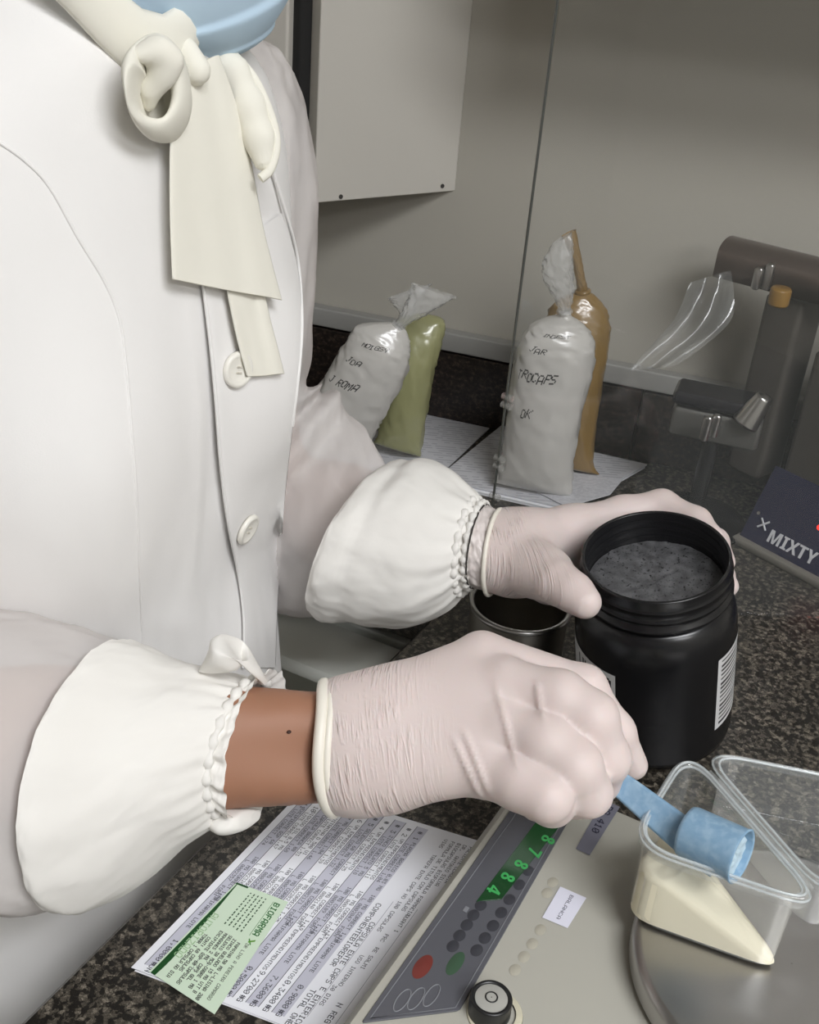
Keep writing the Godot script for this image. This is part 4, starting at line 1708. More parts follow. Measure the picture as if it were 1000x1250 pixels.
func body(t: Node3D) -> void:
	var c := BODY
	var up := Vector3.UP
	var el_r := P(-165, 905, 0.56)
	var wr_r := P(402, 913, 0.632)
	var sh_r := c + RW * 0.15 + up * (CT + 0.36)
	var sh_l := c - RW * 0.175 + up * (CT + 0.36)
	var el_l := P(315, 608, 0.915)
	var wr_l := P(602, 668, 0.803)
	var mb := MB.new()
	var f := Field.new(c + Vector3(-0.42, -0.02, -0.42), c + Vector3(0.42, CT + 0.52, 0.42), 0.014)
	f.capsule(c + up * (CT - 0.02) + RW * 0.05, c + up * (CT + 0.28) + RW * 0.05, 0.09, 0.085, 0.04)
	f.capsule(c + up * (CT - 0.02) - RW * 0.05, c + up * (CT + 0.28) - RW * 0.05, 0.09, 0.085, 0.04)
	f.capsule(sh_r - RW * 0.03, sh_l + RW * 0.03, 0.05, 0.05, 0.05)
	f.capsule(c + up * (CT + 0.3), c + up * (CT + 0.46) + FW * 0.02, 0.05, 0.045, 0.05)
	for s in [-1.0, 1.0]:
		var hp: Vector3 = c + RW * s * 0.085
		f.chain([hp + up * (CT - 0.02), hp + up * 0.46, hp + up * 0.09], [0.088, 0.058, 0.04], 0.03)
		f.capsule(hp + up * 0.045 - FW * 0.03, hp + up * 0.035 + FW * 0.13, 0.042, 0.034, 0.02)
	f.add_to(mb, 2)
	# arms on finer grids
	for q in [[sh_r, el_r, wr_r], [sh_l, el_l, wr_l]]:
		var lo: Vector3 = q[0]
		var hi: Vector3 = q[0]
		for p in q:
			lo = Vector3(minf(lo.x, p.x), minf(lo.y, p.y), minf(lo.z, p.z))
			hi = Vector3(maxf(hi.x, p.x), maxf(hi.y, p.y), maxf(hi.z, p.z))
		var g := Field.new(lo - Vector3.ONE * 0.07, hi + Vector3.ONE * 0.07, 0.006)
		var sh: Vector3 = q[0]
		var el: Vector3 = q[1]
		var wr: Vector3 = q[2]
		var hand_dir := (wr - el).normalized()
		var wide := (cU - hand_dir * cU.dot(hand_dir)).normalized()
		g.capsule(sh, el, 0.04, 0.036, 0.02)
		g.capsule(el, el.lerp(wr, 0.4), 0.038, 0.038, 0.02)
		for s in [-1.0, 1.0]:
			g.capsule(el.lerp(wr, 0.35) + wide * s * 0.007, wr + wide * s * (0.0145 if sh == sh_r else 0.007), 0.031, 0.0165, 0.012)
		g.capsule(wr, wr + hand_dir * 0.02, 0.016, 0.013, 0.006)
		g.add_to(mb, 2)
	# neck and head
	var hc := head_centre()
	var hd := Field.new(hc - Vector3.ONE * 0.16, hc + Vector3.ONE * 0.15, 0.006)
	hd.capsule(c + up * (CT + 0.42) + FW * 0.015, hc - FW * 0.03 - up * 0.03, 0.052, 0.05, 0.02)
	hd.capsule(hc - FW * 0.02 + up * 0.03, hc + FW * 0.005 + up * 0.03, 0.083, 0.078, 0.03)
	hd.capsule(hc + FW * 0.02 - up * 0.02, hc + FW * 0.042 - up * 0.064, 0.056, 0.028, 0.035)
	hd.capsule(hc + FW * 0.082 + up * 0.02, hc + FW * 0.088 - up * 0.015, 0.008, 0.010, 0.015)
	for s in [-1.0, 1.0]:
		hd.capsule(hc + RW * s * 0.078 + up * 0.015, hc + RW * s * 0.08 - up * 0.02, 0.013, 0.009, 0.01)
	hd.add_to(mb, 2)
	var spots := [nearest(mb, 353, 888), nearest(mb, 383, 897)]
	var b := part("body", mb, mats.skin, t, "brown skin at neck and wrist")
	for q in [[353, 888, 0.0014, 0], [383, 897, 0.0009, 1]]:
		var mp: Vector3 = spots[q[3]]
		part("mole", MB.new().lathe([Vector2(0.0002, q[2] * 0.6), Vector2(q[2] * 0.7, q[2] * 0.4), Vector2(q[2], 0.0), Vector2(q[2] * 0.7, -q[2] * 0.4), Vector2(0.0002, -q[2] * 0.6)], 12, Transform3D(Basis(), mp)), mk("mole", hex("3a241b"), 0.6), b)
	for s in [-1.0, 1.0]:
		var ec: Vector3 = hc + FW * 0.076 + up * 0.022 + RW * s * 0.031
		part("eye", MB.new().lathe([Vector2(0.0005, -0.012), Vector2(0.007, -0.0095), Vector2(0.0118, 0.0), Vector2(0.007, 0.0095), Vector2(0.0005, 0.012)], 16, Transform3D(Basis(), ec)), mk("eye_white", hex("e6e2dc"), 0.2), b)
		part("iris", MB.new().tube([ec + FW * 0.009, ec + FW * 0.0122], [0.005], 14), mk("iris", hex("2c1a10"), 0.2), b)
		part("eyebrow", MB.new().tube([ec + FW * 0.014 + up * 0.018 - RW * s * 0.014, ec + FW * 0.014 + up * 0.023, ec + FW * 0.006 + up * 0.018 + RW * s * 0.018], [0.002, 0.003, 0.0015], 8), mk("hair", hex("20150f"), 0.5), b)
	var hm := MB.new()
	var hf := Field.new(hc - Vector3.ONE * 0.17, hc + Vector3.ONE * 0.17, 0.008)
	hf.capsule(hc - FW * 0.035 + up * 0.045, hc - FW * 0.005 + up * 0.06, 0.088, 0.078, 0.02)
	hf.capsule(hc - FW * 0.07 + up * 0.03, hc - FW * 0.075 - up * 0.05, 0.06, 0.035, 0.03)
	hf.capsule(hc - FW * 0.12 + up * 0.04, hc - FW * 0.12 + up * 0.02, 0.035, 0.035, 0.02)
	hf.add_to(hm, 2)
	part("hair", hm, mats.hair, t, "dark hair tied back")
	for s in [-1.0, 1.0]:
		var hp: Vector3 = c + RW * s * 0.085
		var sf := Field.new(hp + Vector3(-0.2, -0.01, -0.2), hp + Vector3(0.2, 0.14, 0.2), 0.008)
		sf.capsule(hp + up * 0.055 - FW * 0.035, hp + up * 0.048 + FW * 0.13, 0.05, 0.042, 0.03)
		var sm := MB.new()
		sf.add_to(sm, 2)
		part("shoe", sm, mk("shoe_white", hex("dcdad6"), 0.5), t)


func head_centre() -> Vector3:
	return P(258, 46, 0.60) + Vector3(0, 0.088, 0) - FW * 0.062


func mask(t: Node3D) -> void:
	var hc := head_centre()
	var up := Vector3.UP
	var rows := []
	for i in 121:
		var s := i / 120.0
		var r := PackedVector3Array()
		# from under the chin up over the nose
		var pa := lerpf(-1.45, 0.42, s)
		for j in 49:
			var a := lerpf(-1.45, 1.45, j / 48.0)
			var ph := fposmod(s * 4.6 + 0.3 * sin(a * 1.6) + a * 0.3, 1.0)
			var pleat := 0.0034 * (ph if ph < 0.85 else (1.0 - ph) * 5.667) * smoothstep(0.0, 0.12, s)
			var w := 0.069 + pleat
			var fo := 0.062 + pleat
			var ve := 0.083
			var cp := pow(maxf(0.0, cos(pa)), 0.6)
			var x := cp * sin(a) * w
			var z := cp * cos(a) * fo
			var y := sin(pa) * ve
			r.append(hc + FW * (z + 0.040) + RW * x + up * (y - 0.018))
		rows.append(r)
	var mm := mk("mask_blue", hex("c2daed"), 0.8)
	mm.backlight_enabled = true
	mm.backlight = Color(0.2, 0.22, 0.25)
	var m := part("face_mask", MB.new().grid(rows), mm, t, "pale blue pleated face mask")
	for s in [-1.0, 1.0]:
		part("ear_loop", MB.new().tube([hc + RW * s * 0.066 + FW * 0.03 + up * 0.012, hc + RW * s * 0.084 - FW * 0.012 + up * 0.03, hc + RW * s * 0.086 - FW * 0.02, hc + RW * s * 0.08 - up * 0.03, hc + RW * s * 0.062 + FW * 0.03 - up * 0.05], [0.0012], 6), mk("white_elastic", hex("e8e8e8"), 0.8), m)


func bow(t: Node3D) -> void:
	var m: Material = mats.cream_cloth
	var knot := hit(232, 76, 0.008)
	# neck band
	var band := MB.new()
	var rows := []
	for i in 41:
		var a := TAU * i / 41.0
		var r := PackedVector3Array()
		for j in 12:
			var s := TAU * j / 12
			var hgt := 0.004 + 0.017 * sin(s)
			var dr := 0.005 * cos(s)
			var aa := a if a < PI else TAU - a
			var rise := 0.075 * (1.0 - exp(-pow(aa / 0.75, 2.0)))
			r.append(BODY + FW * (0.027 + cos(a) * (0.076 + dr)) + RW * (sin(a) * (0.083 + dr)) + Vector3(0, CT + 0.452 + hgt + rise, 0))
		rows.append(r)
	band.grid(rows, true, true)
	var b := thing_part("bow", t, knot)
	part("neck_band", band, m, b)
	# knot
	var kf := Field.new(knot - Vector3.ONE * 0.03, knot + Vector3.ONE * 0.03, 0.002)
	kf.capsule(knot - cR * 0.003 + cU * 0.006, knot + cR * 0.003 - cU * 0.004, 0.007, 0.0075, 0.004)
	var km := MB.new()
	kf.add_to(km)
	part("knot", km, m, b)
	# near loop: a soft roll of cloth bent into a ring, with the inner fold behind
	var ring := []
	var rad := []
	for q in [[181, 68, 14, 0.0], [200, 62, 14, 0.004], [217, 76, 13, 0.006], [222, 105, 13, 0.004], [221, 136, 13, 0.002], [208, 159, 12, 0.0], [187, 160, 12, 0.0], [170, 146, 11, 0.002], [163, 122, 11, 0.005], [164, 92, 13, 0.004]]:
		ring.append(hit(q[0], q[1], 0.014 + q[3]))
		rad.append(q[2] * 0.00032)
	var fine := []
	var fr := []
	var n := ring.size()
	for i in n:
		for s in 6:
			var u := s / 6.0
			fine.append(cubic(ring[(i - 1 + n) % n], ring[i], ring[(i + 1) % n], ring[(i + 2) % n], u))
			fr.append(lerpf(rad[i], rad[(i + 1) % n], u) * (1.0 + 0.06 * sin(i * 2.1 + u * 3.0)))
	var cen := hit(193, 112, 0.01)
	var outw := -cF
	var lrows := []
	for k in fine.size():
		var rd: Vector3 = fine[k] - cen
		rd = (rd - outw * rd.dot(outw)).normalized()
		var r := PackedVector3Array()
		for j in 20:
			var a := TAU * j / 20
			var cx := signf(cos(a)) * pow(absf(cos(a)), 0.8)
			r.append(fine[k] + rd * cx * fr[k] + outw * (sin(a) * 0.013 + 0.002))
		lrows.append(r)
	part("loop", MB.new().grid(lrows, true, true), m, b)
	var fp := []
	for q in [[170, 66, 0.030], [192, 62, 0.033], [205, 74, 0.032], [198, 92, 0.028], [184, 108, 0.022], [182, 128, 0.018]]:
		fp.append(hit(q[0], q[1], q[2] - 0.006))
	var ff := Field.new(hit(192, 95, 0.02) - Vector3.ONE * 0.04, hit(192, 95, 0.02) + Vector3.ONE * 0.04, 0.002)
	ff.chain(fp, [0.0045, 0.0062, 0.0066, 0.0056, 0.0045, 0.0035], 0.005)
	var ffm := MB.new()
	ff.add_to(ffm, 2)
	part("loop_fold", ffm, m, b)
	var back := []
	for i in 13:
		var w := i / 12.0
		var r := PackedVector3Array()
		for q in fine:
			r.append(cen.lerp(q, 1.0 - w * 0.98) + cF * (0.012 * smoothstep(0.0, 0.3, w)))
		back.append(r)
	part("loop_lining", MB.new().grid(back, true), m, b)
	# far loop
	var z0 := (hit(262, 130, 0.0) - cC).dot(cF)
	var lp := []
	for q in [[262, 66, 0.0], [284, 88, 0.004], [302, 128, 0.010], [316, 168, 0.014], [322, 196, 0.016]]:
		lp.append(P(q[0], q[1], z0 + q[2]))
	var lf := Field.new(Vector3(minf(lp[0].x, lp[4].x), lp[4].y, minf(lp[0].z, lp[4].z)) - Vector3.ONE * 0.03, Vector3(maxf(lp[0].x, lp[4].x), lp[0].y, maxf(lp[0].z, lp[4].z)) + Vector3.ONE * 0.03, 0.002)
	lf.chain(lp, [0.007, 0.0085, 0.0095, 0.0085, 0.006], 0.004)
	var lfm := MB.new()
	lf.add_to(lfm, 2)
	part("loop", lfm, m, b)
	var edge := []
	for q in [[286, 68, 0.002], [310, 96, 0.006], [330, 140, 0.012], [337, 176, 0.015], [330, 206, 0.015], [318, 218, 0.014]]:
		edge.append(P(q[0], q[1], z0 + q[2]))
	part("loop_edge", MB.new().tube(catmull(edge, 6), [0.0026], 10), m, b)
	# tails
	part("tail", ribbon([[222, 78], [212, 130], [208, 180], [208, 260], [211, 341]], [[268, 68], [288, 125], [306, 195], [322, 280], [344, 366]], 0.010, 0.0022, 0.0011, 10, 24), m, b, "wide bow tail")
	part("tail", ribbon([[276, 350], [283, 385], [291, 420], [302, 460]], [[322, 350], [329, 385], [338, 420], [347, 456]], 0.006, 0.002, 0.0012, 8, 14), m, b, "narrow bow tail")


# a part of the person that groups sub-parts
func thing_part(called: String, parent: Node3D, _at: Vector3) -> Node3D:
	var o := Node3D.new()
	o.name = called
	parent.add_child(o, true)
	o.set_meta("label", "cream cloth bow at the neck")
	return o


func arms_cloth(t: Node3D) -> void:
	var nz := noise
	# near (right) sleeve, sheer part
	var rows := [[-285, 860, -285, 930, 0.535, 0.015], [-268, 780, -268, 1020, 0.535, 0.05], [-210, 722, -210, 1080, 0.540, 0.074], [-90, 733, -100, 1102, 0.548, 0.075], [0, 744, -10, 1107, 0.566, 0.074], [75, 765, 60, 1110, 0.582, 0.072], [152, 796, 122, 1094, 0.596, 0.066]]
	var g := sleeve(rows, 9, 96, 0.25, func(s: float, a: float) -> float: return 1.0 + 0.05 * nz.get_noise_3d(cos(a) * 26.0, s * 55.0, sin(a) * 26.0) + 0.02 * nz.get_noise_3d(cos(a) * 70.0, s * 160.0, sin(a) * 70.0))
	var sl := part("sleeve", MB.new().grid(g, true), mats.sheer_cloth, t, "sheer white near sleeve")
	# upper part of the near sleeve, off to the left of the picture
	var sh := BODY + RW * 0.15 + Vector3(0, CT + 0.36, 0)
	var up_rows := []
	var elbow := P(-175, 903, 0.555)
	for i in 14:
		var s := lerpf(-0.22, 1.0, i / 13.0)
		var c := sh + (elbow - sh) * s
		var ax := (elbow - sh).normalized()
		var e1 := ax.cross(Vector3.UP).normalized()
		var e2 := ax.cross(e1)
		var r := PackedVector3Array()
		for j in 48:
			var a := TAU * j / 48
			var k := lerpf(0.056, 0.064, s) * smoothstep(-0.26, -0.05, s) * (1.0 + 0.05 * nz.get_noise_3d(cos(a) * 30.0, s * 60.0, sin(a) * 30.0))
			r.append(c + (e1 * cos(a) + e2 * sin(a)) * k)
		up_rows.append(r)
	part("upper_sleeve", MB.new().grid(up_rows, true), mats.sheer_cloth, sl)
	# near cuff: double cloth gathered at the wrist
	var cuff := [[140, 781, 104, 1105, 0.588, 0.074], [162, 788, 128, 1103, 0.594, 0.074], [205, 808, 182, 1072, 0.606, 0.068], [245, 816, 230, 1030, 0.614, 0.061], [280, 826, 268, 1006, 0.620, 0.051], [305, 833, 280, 992, 0.624, 0.0435], [311, 832, 284, 989, 0.626, 0.0425], [319, 826, 294, 998, 0.628, 0.044], [327, 819, 306, 1005, 0.630, 0.046]]
	var g2 := sleeve(cuff, 8, 160, 0.25, func(s: float, a: float) -> float:
		var k := smoothstep(0.3, 0.72, s)
		return 1.0 + k * 0.028 * sin(a * 13.0 + 2.0 * nz.get_noise_2d(a * 12.0, 3.0)) + k * 0.02 * sin(a * 29.0) + 0.05 * nz.get_noise_3d(cos(a) * 30.0, s * 60.0, sin(a) * 30.0))
	var cf := part("cuff", MB.new().grid(g2, true), mats.double_cloth, t, "gathered near cuff")
	elastic(cf, [[308, 831, 281, 991, 0.6255, 0.0435]], 0.25, 26)
	# the curled frill standing up on top of the near cuff
	var fr := sleeve([[243, 818, 262, 822, 0.607, 0.004], [256, 795, 287, 818, 0.603, 0.011], [263, 779, 298, 806, 0.602, 0.014], [278, 776, 306, 812, 0.606, 0.012], [296, 800, 318, 826, 0.615, 0.008], [318, 826, 325, 836, 0.626, 0.004]], 7, 40, 0.3, func(s: float, a: float) -> float: return 1.0 + 0.05 * sin(a * 4.0 + s * 5.0))
	var fm := MB.new().grid(fr, true)
	fm.cap(fr[0], true); fm.cap(fr[fr.size() - 1])
	part("frill", fm, mats.double_cloth, cf)
	var fr2 := sleeve([[262, 985, 255, 1012, 0.612, 0.006], [282, 988, 276, 1018, 0.612, 0.012], [300, 988, 300, 1012, 0.614, 0.012], [312, 990, 314, 1002, 0.62, 0.006]], 7, 40, 0.3, func(s: float, a: float) -> float: return 1.0 + 0.06 * sin(a * 3.0 + s * 5.0))
	var fm2 := MB.new().grid(fr2, true)
	fm2.cap(fr2[0], true); fm2.cap(fr2[fr2.size() - 1])
	part("frill", fm2, mats.double_cloth, cf)

	# far (left) sleeve
	var fu := [[262, 62, 306, 57, 0.765, 0.02], [215, 100, 340, 82, 0.775, 0.055], [205, 150, 366, 130, 0.785, 0.066], [205, 220, 380, 200, 0.79, 0.072], [210, 310, 384, 300, 0.815, 0.075], [225, 410, 376, 410, 0.85, 0.072], [235, 520, 372, 470, 0.885, 0.07], [250, 640, 392, 474, 0.895, 0.07], [290, 715, 424, 498, 0.895, 0.068], [345, 748, 452, 540, 0.875, 0.066], [395, 752, 474, 578, 0.855, 0.06]]
	var g3 := sleeve(fu, 9, 96, -0.3, func(s: float, a: float) -> float:
		var top := smoothstep(0.3, 0.0, s)
		var bend := exp(-pow((s - 0.68) / 0.13, 2.0))
		return 1.0 + top * 0.05 * sin(a * 15.0 + s * 6.0) + bend * 0.08 * sin(s * 62.0 + a * 1.5 + 3.0 * nz.get_noise_2d(s * 60.0, a * 9.0)) + 0.10 * nz.get_noise_3d(cos(a) * 30.0, s * 110.0, sin(a) * 30.0))
	part("sleeve", MB.new().grid(g3, true), mats.sheer_cloth, t, "sheer white far sleeve")
	var fc := [[390, 748, 476, 568, 0.848, 0.068], [404, 758, 487, 561, 0.843, 0.067], [455, 764, 520, 561, 0.835, 0.063], [505, 765, 553, 577, 0.825, 0.056], [545, 746, 578, 598, 0.816, 0.045], [568, 722, 586, 611, 0.811, 0.034], [574, 716, 590, 617, 0.809, 0.032], [578, 719, 596, 616, 0.807, 0.033]]
	var g4 := sleeve(fc, 8, 160, 0.3, func(s: float, a: float) -> float:
		var k := smoothstep(0.35, 0.8, s)
		return 1.0 - 0.035 * exp(-pow((s - 0.22) / 0.03, 2.0)) + k * 0.05 * sin(a * 12.0 + 1.5 * nz.get_noise_2d(a * 12.0, 9.0)) + k * 0.02 * sin(a * 27.0) + (1.0 - k) * 0.05 * nz.get_noise_3d(cos(a) * 30.0, s * 70.0, sin(a) * 30.0 + 40.0))
	var cl := part("cuff", MB.new().grid(g4, true), mats.double_cloth, t, "gathered far cuff")
	elastic(cl, [[563, 724, 581, 609, 0.812, 0.0365], [574, 717, 590, 615, 0.809, 0.0325]], 0.3, 26)
	var lr := sleeve([[577, 718, 594, 616, 0.806, 0.0335], [578, 718, 595, 616, 0.806, 0.0335]], 1, 96, 0.3, func(_s: float, a: float) -> float: return 1.0 + 0.012 * sin(a * 30.0))
	var lp := []
	for p in lr[0]:
		lp.append(p)
	part("lace_trim", MB.new().tube(lp, [0.0006], 6, true), mk("lace", hex("33302d"), 0.8), cl)
	# loose sheer wrist of the far glove
	var gw := [[572, 714, 593, 617, 0.808, 0.031], [584, 718, 603, 622, 0.806, 0.031], [598, 722, 612, 630, 0.804, 0.029], [606, 722, 618, 634, 0.803, 0.0275]]
	var g5 := sleeve(gw, 8, 96, 0.3, func(s: float, a: float) -> float: return 1.0 + 0.10 * nz.get_noise_3d(cos(a) * 60.0, s * 50.0, sin(a) * 60.0))
	part("glove_cuff", MB.new().grid(g5, true), mk("glove_cuff", hex("ddd4d0"), 0.35), t, "crinkled far glove cuff")


func elastic(parent: Node3D, at: Array, tilt: float, _n: int) -> void:
	for r in at:
		var p := P(r[0], r[1], r[4])
		var q := P(r[2], r[3], r[4])
		var c := (p + q) / 2
		var ax := (p - q) / 2
		var dep: Vector3 = (cF + cR * tilt).normalized() * r[5]
		var path := []
		var rad := []
		for j in 120:
			var a := TAU * j / 120
			path.append(c + (ax * cos(a) + dep * sin(a)) * (1.01 + 0.015 * sin(a * 24.0)))
			rad.append(0.0024 + 0.0009 * sin(a * 24.0 + 1.0))
		part("elastic", MB.new().tube(path, rad, 8, true), mats.double_cloth, parent)


func wrinkle_image(seed_n: int) -> Image:
	# raised rings of creased latex: u round the wrist, v along it
	var n := 512
	var im := Image.create(n, n, false, Image.FORMAT_RF)
	var fn := FastNoiseLite.new()
	fn.seed = seed_n
	fn.frequency = 1.0
	for y in n:
		var s := y / float(n)
		var fade := smoothstep(0.62, 0.2, s)
		for x in n:
			var a := TAU * x / n
			var cx := cos(a) * 1.3
			var cy := sin(a) * 1.3
			var wv := fn.get_noise_3d(cx * 0.28, cy * 0.28, s * 22.0)
			var w2 := fn.get_noise_3d(cx * 0.4 + 9.0, cy * 0.4, s * 40.0 + 30.0)
			var gate := clampf(0.55 + fn.get_noise_3d(cx * 1.2 + 40.0, cy * 1.2, s * 7.0) * 1.6, 0.0, 1.0)
			var h := maxf(0.0, 1.0 - absf(wv) * 6.5) + 0.5 * maxf(0.0, 1.0 - absf(w2) * 6.0)
			im.set_pixel(x, y, Color(0.3 + h * fade * gate * 0.45, 0, 0))
	return im


func wrinkle(mb: MB, wrist: Vector3, knuckle: Vector3, reach: float) -> void:
	# texture coordinates round the wrist, for the relief of creased latex
	var ax := (knuckle - wrist).normalized()
	var e1 := (-cF + ax * cF.dot(ax)).normalized()
	var e2 := ax.cross(e1)
	for i in mb.v.size():
		var d := mb.v[i] - wrist
		var s := d.dot(ax)
		mb.uv[i] = Vector2(atan2(d.dot(e2), d.dot(e1)) / TAU + 0.5, clampf((s + 0.02) / reach, 0.0, 0.99))


# drop what lies behind a plane: the open end of a glove
func cut(mb: MB, at: Vector3, ax: Vector3) -> void:
	var keep := PackedInt32Array()
	for k in range(0, mb.ix.size(), 3):
		var c := (mb.v[mb.ix[k]] + mb.v[mb.ix[k + 1]] + mb.v[mb.ix[k + 2]]) / 3.0
		if (c - at).dot(ax) > 0.0:
			keep.append_array([mb.ix[k], mb.ix[k + 1], mb.ix[k + 2]])
	mb.ix = keep


func crease(mb: MB, p: Vector3, q: Vector3, amp: float, w: float) -> void:
	# a raised fold of latex from p to q
	var nn := mb.normals()
	var d := q - p
	var across := d.cross(cF).normalized()
	for i in mb.v.size():
		var e := mb.v[i] - p
		var s := e.dot(d) / d.length_squared()
		if s < -0.1 or s > 1.1:
			continue
		var dist := absf(e.dot(across))
		if dist < w * 3.0 and nn[i].dot(cF) < -0.2:
			mb.v[i] += nn[i] * amp * exp(-dist * dist / (w * w)) * smoothstep(-0.1, 0.25, s) * smoothstep(1.1, 0.75, s)


func glove_right(t: Node3D) -> void:
	var w := P(402, 913, 0.628)
	var f := Field.new(P(370, 1010, 0.69) - Vector3.ONE * 0.03, P(370, 1010, 0.69) + Vector3.ONE * 0.03, 0.5)
	var pts := []
	var all := [[402, 880, .63], [402, 946, .625], [590, 803, .640], [632, 838, .617], [640, 893, .602], [610, 943, .597], [720, 838, .625], [775, 935, .64], [745, 955, .645], [700, 985, .62], [660, 985, .615], [520, 890, .665], [600, 890, .685]]
	var lo := Vector3.ONE * 99
	var hi := -lo
	for q in all:
		var p := P(q[0], q[1], q[2])
		lo = Vector3(minf(lo.x, p.x), minf(lo.y, p.y), minf(lo.z, p.z))
		hi = Vector3(maxf(hi.x, p.x), maxf(hi.y, p.y), maxf(hi.z, p.z))
	lo -= Vector3.ONE * 0.035
	hi += Vector3.ONE * 0.035
	var cell := 0.0018
	f = Field.new(lo, hi, cell)
	# wrist: two rounds side by side make an oval
	f.capsule(P(390, 886, .632), P(470, 873, .632), 0.0222, 0.0215, 0.02)
	f.capsule(P(390, 940, .630), P(470, 938, .626), 0.0222, 0.022, 0.02)
	# back of the hand
	f.capsule(P(440, 880, .635), P(586, 806, .640), 0.0225, 0.0148, 0.018)
	f.capsule(P(440, 895, .632), P(612, 836, .622), 0.0225, 0.0150, 0.014)
	f.capsule(P(440, 920, .628), P(612, 886, .609), 0.0225, 0.0150, 0.014)
	f.capsule(P(440, 945, .626), P(590, 935, .603), 0.0205, 0.0145, 0.014)
	f.capsule(P(500, 900, .655), P(600, 890, .648), 0.022, 0.018, 0.02)
	var fingers := [
		[[[590, 803, .640], [714, 838, .627], [752, 893, .632], [773, 934, .642]], [0.0145, 0.0112, 0.0100, 0.0084]],
		[[[622, 838, .619], [684, 852, .606], [722, 876, .600], [742, 926, .607], [737, 958, .622]], [0.0150, 0.0142, 0.0135, 0.0116, 0.0092]],
		[[[622, 890, .606], [668, 908, .593], [702, 936, .586], [718, 968, .594], [704, 980, .612]], [0.0150, 0.0146, 0.0136, 0.0118, 0.009]],
		[[[596, 940, .601], [638, 956, .588], [668, 972, .580], [674, 980, .592], [655, 982, .608]], [0.0148, 0.0138, 0.0124, 0.0114, 0.009]],
		[[[500, 885, .66], [610, 890, .675], [690, 925, .662], [741, 956, .640]], [0.018, 0.0145, 0.011, 0.009]]]
	var hand := f
	var fing := []
	for q in fingers:
		var g := f.blank()
		var ps := []
		for p in q[0]:
			ps.append(P(p[0], p[1], p[2]))
		g.chain(ps, q[1], 0.006)
		fing.append(g)
	var all_f: Field = fing[0]
	for i in range(1, 5):
		all_f.join(fing[i], 0.0008)
	hand.join(all_f, 0.0055)
	var mb := MB.new()
	hand.add_to(mb, 1)
	wrinkle(mb, P(405, 905, .63), P(610, 880, .615), 0.16)
	for q in [[[604, 834, .600], [634, 936, .590]], [[655, 830, .600], [666, 880, .590]], [[566, 890, .592], [598, 972, .582]], [[552, 900, .594], [588, 978, .584]]]:
		var a: Array = q[0]
		var b: Array = q[1]
		var pa := nearest(mb, a[0], a[1])
		var pb := nearest(mb, b[0], b[1])
		crease(mb, pa, pb, 0.0016, 0.0016)
	cut(mb, P(400, 913, .631), cR)
	var gl := part("glove", mb, mats.glove_latex, t, "near white latex glove holding the scoop")
	# rolled cuff
	var ring := []
	for j in 60:
		var a := TAU * j / 60
		var c := P(402, 913, .631)
		var wob := 0.0012 * sin(a * 3.0 + 1.0)
		ring.append(c + cU * cos(a) * 0.0352 + (cF * 1.0 + cR * 0.12).normalized() * sin(a) * 0.0275 - cR * (0.002 * cos(a) + wob))
	part("rolled_cuff", MB.new().tube(ring, [0.0034], 10, true), mats.glove_roll, gl)
	var ring2 := []
	for p in ring:
		ring2.append(p + cR * 0.0045)
	part("rolled_cuff", MB.new().tube(ring2, [0.0022], 10, true), mats.glove_roll, gl)


# the vertex of a mesh that shows nearest to a pixel, in front
func nearest(mb: MB, px: float, py: float) -> Vector3:
	var best := 1e9
	var out := Vector3.ZERO
	for p in mb.v:
		var d := p - cC
		var z := d.dot(cF)
		var x := 500.0 + FOCAL * d.dot(cR) / z
		var y := 625.0 - FOCAL * d.dot(cU) / z
		var e := (x - px) * (x - px) + (y - py) * (y - py)
		if e < 120.0:
			e += z * 4000.0
			if e < best:
				best = e
				out = p
	return out


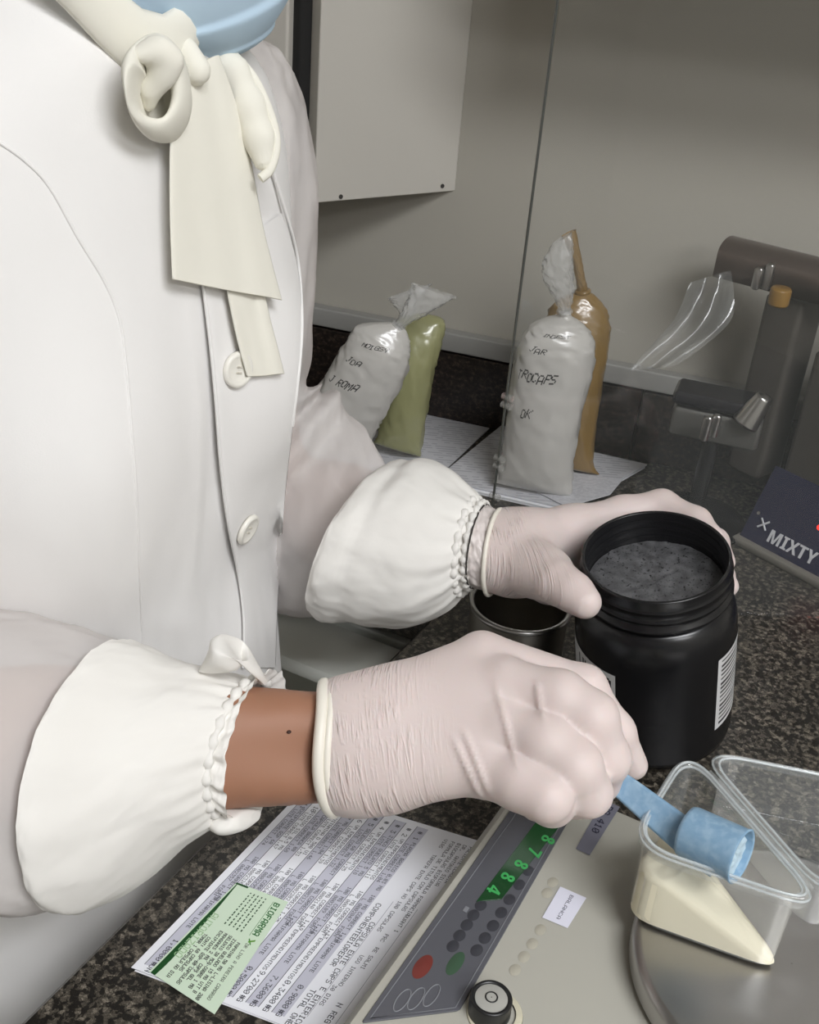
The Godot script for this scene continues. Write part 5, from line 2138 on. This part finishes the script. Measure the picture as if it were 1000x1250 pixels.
func glove_left(t: Node3D) -> void:
	var lo := Vector3.ONE * 99
	var hi := -lo
	for q in [[595, 640, .80], [595, 715, .80], [716, 738, .72], [695, 640, .81], [806, 616, .80], [870, 655, .775], [885, 685, .78], [889, 713, .79], [860, 742, .82], [800, 730, .85], [690, 700, .84]]:
		var p := P(q[0], q[1], q[2])
		lo = Vector3(minf(lo.x, p.x), minf(lo.y, p.y), minf(lo.z, p.z))
		hi = Vector3(maxf(hi.x, p.x), maxf(hi.y, p.y), maxf(hi.z, p.z))
	var f := Field.new(lo - Vector3.ONE * 0.03, hi + Vector3.ONE * 0.03, 0.0019)
	f.capsule(P(596, 662, .806), P(640, 664, .806), 0.0225, 0.0225, 0.015)
	f.capsule(P(600, 684, .798), P(640, 688, .796), 0.0205, 0.021, 0.015)
	f.capsule(P(630, 662, .806), P(697, 645, .822), 0.0215, 0.0155, 0.014)
	f.capsule(P(630, 672, .81), P(690, 664, .83), 0.021, 0.015, 0.014)
	f.capsule(P(630, 682, .81), P(680, 690, .835), 0.02, 0.0145, 0.014)
	f.capsule(P(630, 688, .81), P(670, 712, .835), 0.019, 0.0135, 0.014)
	f.capsule(P(625, 685, .79), P(668, 700, .765), 0.0195, 0.0165, 0.016)
	var fingers := [
		[[[697, 645, .822], [760, 626, .832], [808, 617, .832], [850, 637, .812], [870, 656, .794]], [0.0150, 0.0120, 0.0112, 0.0100, 0.0082]],
		[[[690, 664, .836], [770, 645, .856], [828, 645, .85], [872, 662, .82], [884, 686, .795]], [0.0145, 0.0122, 0.0112, 0.0098, 0.008]],
		[[[680, 690, .842], [770, 690, .866], [838, 690, .858], [880, 702, .828], [890, 716, .81]], [0.014, 0.0118, 0.011, 0.009, 0.0072]],
		[[[670, 712, .838], [750, 728, .852], [810, 735, .845], [852, 742, .825]], [0.013, 0.0105, 0.0095, 0.0075]],
		[[[660, 698, .768], [682, 712, .745], [700, 723, .733], [714, 735, .724]], [0.0165, 0.0138, 0.0122, 0.0108]]]
	var all_f: Field
	for q in fingers:
		var g := f.blank()
		var ps := []
		for p in q[0]:
			ps.append(P(p[0], p[1], p[2]))
		g.chain(ps, q[1], 0.006)
		if all_f == null:
			all_f = g
		else:
			all_f.join(g, 0.0012)
	f.join(all_f, 0.011)
	var mb := MB.new()
	f.add_to(mb, 2)
	wrinkle(mb, P(600, 668, .80), P(690, 668, .81), 0.095)
	cut(mb, P(602, 674, .803), (cR - cF * 0.3 - cU * 0.12).normalized())
	var gl := part("glove", mb, mats.glove_latex, t, "far white latex glove gripping the jar")
	var ring := []
	for j in 60:
		var a := TAU * j / 60
		ring.append(P(604, 674, .803) + cU * cos(a) * 0.0300 + (cF + cR * 0.3).normalized() * sin(a) * 0.0305 + cR * 0.004 * cos(a))
	part("rolled_cuff", MB.new().tube(ring, [0.0016], 8, true), mats.glove_roll, gl)
	# nail seen through the latex
	var nc := nearest(mb, 720, 736) - cF * 0.0012
	var nf := Field.new(nc - Vector3.ONE * 0.012, nc + Vector3.ONE * 0.012, 0.0009)
	nf.capsule(nc - cR * 0.0015 + cU * 0.001, nc + cR * 0.0025 - cU * 0.002, 0.0052, 0.0045, 0.003)
	var nm := MB.new()
	nf.add_to(nm, 2)
	for i in nm.v.size():
		var e := nm.v[i] - nc
		nm.v[i] -= cF * e.dot(cF) * 0.75
	part("fingertip", nm, mk("worn_tip", hex("f0e8cf"), 0.5), gl, "wrinkled worn thumb tip")
